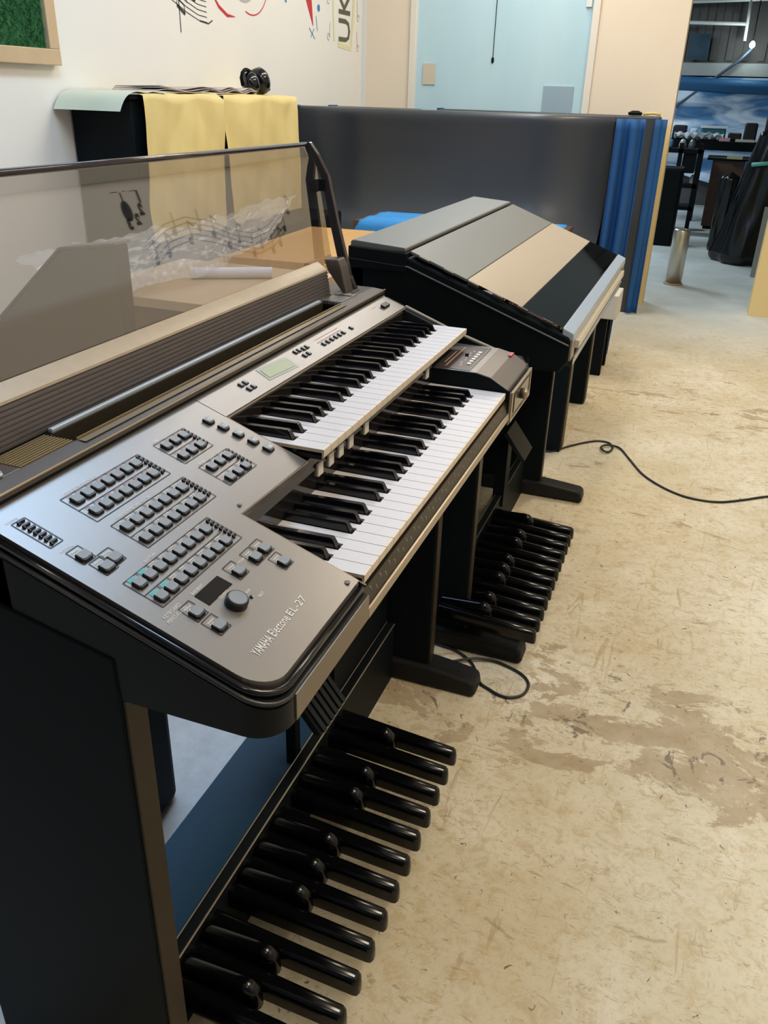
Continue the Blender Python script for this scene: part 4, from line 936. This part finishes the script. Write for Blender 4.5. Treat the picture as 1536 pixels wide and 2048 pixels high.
for nm, g_ in (('electronic_organ', 'electronic organs in a row'), ('yellow_cover', 'yellow paper sheets on the piano'), ('plywood_board', 'loose plywood boards'), ('side_table', 'tables behind the open organ'),
              ('power_cord', 'black cords on the floor'), ('blue_drape', 'blue drapes on the panels'), ('flat_panel', 'dark panels at the back wall'), ('folded_cloth', 'folded cloths on the piano top')):
    for o_ in list(COL.objects):
        if o_.parent is None and o_.name.split('.')[0] == nm: o_['group'] = g_

# ------------------------------------------------------------------ steel bollard and the room beyond the opening
bo = thing('steel_bollard', (6.36, -0.116, 0), 'round brushed steel bollard standing in the doorway passage', 'bollard')
MB().lathe((6.36, -0.116, 0), [(0.062, 0.012), (0.062, 0.405), (0.058, 0.415), (0.02, 0.417)], 28).build('post', STEEL, bo, smooth=False)
for o_ in bo.children:
    for p_ in o_.data.polygons: p_.use_smooth = len(p_.vertices) == 4
MB().lathe((6.36, -0.116, 0), [(0.074, 0.0), (0.074, 0.008), (0.066, 0.014)], 28).build('base_ring', mat('rusty_base', (0.35, 0.24, 0.12), 0.6), bo)

FARM = mat('far_wall_dark', (0.085, 0.078, 0.078), 0.6, var=0.2, vscale=3)
fw = MB(); fw.box(12.55, 12.7, -3.0, 5.0, 0, 3.0)
for i in range(40): fw.box(12.53, 12.551, -3.0 + 0.2 * i, -2.92 + 0.2 * i, 1.8, 3.0)
struct(fw, 'wall_far', FARM)
struct(MB().box(5.61, 12.7, 4.9, 5.0, 0, 3.0).box(5.61, 12.7, -3.1, -3.0, 0, 3.0), 'wall_side', mat('far_side_wall', (0.22, 0.24, 0.26), 0.7))
struct(MB().box(5.6, 12.7, -3.0, 5.0, 3.0, 3.08), 'ceiling', mat('far_ceiling', (0.20, 0.19, 0.18), 0.7))
struct(MB().box(12.45, 12.54, -3.0, 5.0, 1.62, 1.77), 'trim_2', mat('pale_ledge', (0.32, 0.34, 0.34), 0.6, var=0.2, vscale=4))
pf = thing('pipe_frame', (12.4, -0.1, 2.2), 'white painted pipe frame hanging under the dark roof of the far room', 'frame')
MB().tube([(12.35, 1.2, 2.24), (12.35, -0.29, 2.21)], 0.022, 8).build('pipe', WHITEP, pf, smooth=True)
MB().tube([(12.35, -0.30, 2.50), (12.35, -0.315, 2.02)], 0.020, 8).build('pipe', WHITEP, pf, smooth=True)
MB().tube([(12.35, 0.9, 2.44), (12.35, -1.2, 2.50)], 0.020, 8).build('pipe', WHITEP, pf, smooth=True)
MB().tube([(12.30, 0.40, 1.24), (12.30, -0.30, 1.80), (12.30, -0.42, 1.93)], 0.018, 8).build('brace', mat('pipe_blue_grey', (0.06, 0.09, 0.14), 0.5), pf, smooth=True)
lp = thing('bare_bulb', (12.2, -0.42, 1.96), 'glowing bare bulb in the far room', 'lamp')
MB().lathe((12.2, -0.415, 1.93), [(0.006, 0), (0.028, 0.015), (0.036, 0.04), (0.025, 0.065), (0.012, 0.08)], 14).build('bulb', mat('bulb_glow', (1, 1, 1), 0.4, emit=(0.85, 1.0, 0.95), estr=40), lp, smooth=True)
MB().tube([(12.2, -0.415, 2.005), (12.2, -0.415, 2.99)], 0.006, 6).build('flex', DARK, lp)
pl_ = bpy.data.lights.new('bulb_light', 'POINT'); pl_.energy = 5; pl_.color = (0.85, 1, 0.97); pl_.shadow_soft_size = 0.05
po = bpy.data.objects.new('bulb_light', pl_); po.location = (12.1, -0.415, 1.95); COL.objects.link(po)
# posters on the dark wall
solo(MB().box(12.40, 12.44, 0.10, 0.36, 1.80, 2.10), 'dark_poster', mat('poster_blue', (0.02, 0.05, 0.08), 0.3, var=0.6, vscale=9), 'small dark blue picture above the pale ledge in the far room', 'picture')
def tarp_material():
    m = bpy.data.materials.new('tarp'); m.use_nodes = True; nt = m.node_tree; b_ = nt.nodes['Principled BSDF']; b_.inputs['Roughness'].default_value = 0.4
    tc = nt.nodes.new('ShaderNodeTexCoord'); mp = nt.nodes.new('ShaderNodeMapping'); mp.inputs['Scale'].default_value = (1, 0.55, 2.4); nt.links.new(tc.outputs['Object'], mp.inputs[0])
    n = nt.nodes.new('ShaderNodeTexNoise'); n.inputs['Scale'].default_value = 2.1; n.inputs['Detail'].default_value = 5; n.inputs['Distortion'].default_value = 1.1; nt.links.new(mp.outputs[0], n.inputs['Vector'])
    r = nt.nodes.new('ShaderNodeValToRGB'); r.color_ramp.elements[0].position = 0.40; r.color_ramp.elements[0].color = (0.62, 0.72, 0.84, 1); r.color_ramp.elements[1].position = 0.60; r.color_ramp.elements[1].color = (0.06, 0.20, 0.42, 1)
    nt.links.new(n.outputs[0], r.inputs[0]); nt.links.new(r.outputs[0], b_.inputs['Base Color'])
    return m
TARP = tarp_material(); TARPB = mat('tarp_blue', (0.012, 0.10, 0.24), 0.55, var=0.15, vscale=5)
def tf(u, v):
    y = 2.2 - 4.4 * u; z = 1.60 - 1.1 * v; sag = math.sin((y + 2.1) * 1.05) ** 2
    return (12.42 - 0.12 * abs(math.sin(6 * v + 1.3 * sag)) - 0.05 * math.sin(5 * y + 4 * v) * v, y, z - 0.22 * sag * v)
solo(MB().grid(tf, 80, 50), 'hanging_tarp', TARP, 'pale blue and white plastic sheet hanging in folds on the far wall', 'tarp', smooth=True)
solo(MB().grid(lambda u, v: (12.27 - 0.03 * math.sin(4 * v), 2.2 - 4.4 * u, 1.62 - 0.16 * v - 0.05 * math.sin((1.2 - 4.4 * u) * 0.9) ** 2), 40, 8), 'blue_band', TARPB, 'dark blue cloth band along the top of the hanging sheet', 'cloth', smooth=True, solid=0.01)
struct(MB().box(9.25, 9.55, -3.0, 4.9, 0.0, 0.004), 'trim_3', mat('floor_strip', (0.16, 0.19, 0.18), 0.6))

dkb = thing('brown_cabinet', (10.1, -0.37, 0), 'dark brown wooden cabinet end in the middle of the far room', 'cabinet')
MB().box(9.95, 10.5, -0.56, -0.22, 0.03, 0.73).build('body', mat('cabinet_brown', (0.075, 0.038, 0.026), 0.5, var=0.2, vscale=5), dkb, bevel=0.004)
MB().box(9.92, 10.55, -0.62, -0.16, 0.73, 0.75).build('top', DARK, dkb)
MB().box(9.97, 10.48, -0.54, -0.24, 0.0, 0.03).build('plinth', DARK, dkb)
wbn = thing('workbench', (10.1, -0.5, 0), 'long black bench behind the brown cabinet, cluttered with equipment', 'bench')
MB().box(10.56, 11.1, -1.3, 0.55, 0.80, 0.90).build('benchtop', DARK, wbn, bevel=0.004)
MB().box(10.60, 11.0, -1.3, -0.65, 0.0, 0.80).build('cupboard', DARK, wbn)
for yy in (0.45, -0.10): MB().box(10.6, 10.66, yy, yy + 0.05, 0, 0.80).build('leg', DARK, wbn)
bks = thing('shelf_rack', (9.7, 0.15, 0), 'black open metal rack at the left of the far room', 'rack')
for yy in (-0.10, 0.10, 0.36): MB().box(9.60, 9.66, yy, yy + 0.045, 0, 0.90).build('upright', DARK, bks)
for zz in (0.22, 0.45, 0.80): MB().box(9.60, 9.95, -0.10, 0.405, zz, zz + 0.04).build('shelf', DARK, bks)
MB().box(9.62, 9.94, -0.045, 0.09, 0.60, 0.80).build('drawer_unit', DARK, bks)
solo(MB().box(8.35, 8.75, 0.02, 0.40, 0.0, 0.72), 'black_crate', DARK, 'tall black case just inside the opening, left side', 'case', bevel=0.02)
items = [
 ('storage_box', (10.70, -0.30, -0.02, 0.9005, 1.03), (0.02, 0.14, 0.17), 'teal plastic box with a white lid on the far bench', 'box'),
 ('monitor', (10.75, -0.64, -0.50, 0.9005, 1.10), (0.01, 0.012, 0.015), 'small black screen standing on the far bench', 'monitor'),
 ('black_box', (10.72, -0.48, -0.33, 0.9005, 0.99), (0.01, 0.012, 0.015), 'low black box between the teal box and the small screen', 'box'),
 ('equipment_case', (10.70, -1.20, -0.72, 0.9005, 1.42), (0.010, 0.012, 0.014), 'tall black equipment case at the right end of the far bench', 'case'),
 ('white_bag', (10.70, 0.02, 0.10, 0.9005, 1.02), (0.60, 0.68, 0.75), 'small white bag left of the teal box', 'bag'),
 ('black_bag', (10.70, 0.14, 0.30, 0.9005, 1.05), (0.01, 0.012, 0.02), 'slumped black bag at the left end of the far bench', 'bag')]
for nm, (x_, ya, yb, za, zb_), colr, lab, cat in items:
    q = MB().box(x_, x_ + 0.22, ya, yb, za, zb_)
    oo = solo(q, nm, mat('item_' + nm, colr, 0.4), lab, cat, bevel=0.02)
    if nm == 'storage_box': MB().box(x_ - 0.01, x_ + 0.23, ya - 0.01, yb + 0.01, zb_, zb_ + 0.02).build('lid', WHITEP, oo, off=(0, 0, 0))
    if nm == 'monitor': MB().box(x_ - 0.03, x_ - 0.001, ya - 0.03, ya + 0.12, 0.9005, 0.915).build('stand', WHITEP, oo, off=(0, 0, 0))
def crump(u, v):
    return (10.57 + 0.115 * u, -0.28 + 0.55 * v, 0.905 + 0.05 * abs(math.sin(9 * u + 4 * v)) + 0.04 * abs(math.sin(17 * v - 6 * u)) * (1 - u))
solo(MB().grid(crump, 30, 40), 'crumpled_plastic', mat('crumpled_pale', (0.50, 0.56, 0.60), 0.35), 'crumpled pale plastic lying on the left half of the far bench', 'plastic')
for k, (ya, yb, cc, lab) in enumerate(((-0.62, -0.42, (0.60, 0.58, 0.50), 'cream paper stack under the small screen on the far bench'), (-0.36, -0.24, (0.62, 0.35, 0.38), 'pinkish paper in front of the teal box'))):
    solo(MB().box(10.57, 10.67, ya, yb, 0.9005, 0.925 + 0.01 * k), 'paper_stack', mat('paper_%d' % k, cc, 0.7), lab, 'paper')
for k, (yy, zz, cc) in enumerate(((0.12, 0.845, (0.35, 0.38, 0.40)), (0.02, 0.845, (0.10, 0.10, 0.11)), (-0.05, 0.495, (0.5, 0.52, 0.5)))):
    solo(MB().lathe((9.72, yy, zz), [(0.035, 0), (0.04, 0.03), (0.03, 0.07), (0.012, 0.09)], 12), 'small_jar', mat('jar_%d' % k, cc, 0.3), ('grey jar in the middle of the rack top', 'black jar at the right of the rack top', 'pale jar on the middle shelf of the rack')[k], 'jar')
solo(MB().box(9.62, 9.80, 0.22, 0.32, 0.8405, 0.93), 'blue_pouch', mat('pouch', (0.08, 0.28, 0.62), 0.5), 'small bright blue pouch on the black rack', 'pouch', bevel=0.03)
solo(MB().box(9.86, 9.92, -0.52, -0.36, 0.7505, 0.785), 'beige_block', mat('beige_block', (0.45, 0.42, 0.27), 0.6), 'small beige block on the edge of the brown cabinet', 'block')
def wrapthing(cx_, cy_, h_, r0, r1, lab, tw, nm='wrapped_bundle', lean=(0, 0)):
    def f(u, v):
        a = 2 * math.pi * u; r = (r0 + (r1 - r0) * v) * (1 + 0.07 * math.sin(5 * a + 3 * v + tw) + 0.04 * math.sin(9 * a - 5 * v) + 0.015 * math.sin(17 * a + 9 * v))
        if v > 0.93: r *= max(0.05, (1 - v) / 0.07)
        if v < 0.04: r *= 0.85 + 0.15 * v / 0.04
        return (cx_ + r * math.cos(a) * 0.9 + lean[0] * v, cy_ + r * math.sin(a) + lean[1] * v, 0.001 + h_ * v)
    return solo(MB().grid(f, 56, 40), nm, PLAST, lab, 'bundle', smooth=True)
wrapthing(7.75, -0.66, 1.16, 0.30, 0.13, 'tall bundle wrapped in shiny black plastic at the right of the passage', 0.5, lean=(0, -0.06))
wrapthing(8.3, -0.42, 0.72, 0.10, 0.09, 'short black plastic bundle behind the tall wrapped one', 2.0)
solo(MB().tube([(7.60, -0.84, 0.84), (7.535, -0.70, 0.85), (7.56, -0.55, 0.83)], 0.016, 8), 'green_tie', mat('tie_green', (0.12, 0.42, 0.36), 0.5), 'green tie around the neck of the tall wrapped bundle', 'tie', smooth=True)
solo(MB().box(7.0, 7.04, -0.95, -0.70, 0.0, 0.55), 'grey_board', mat('grey_board', (0.28, 0.29, 0.28), 0.5), 'grey board leaning beside the wrapped bundle', 'board')
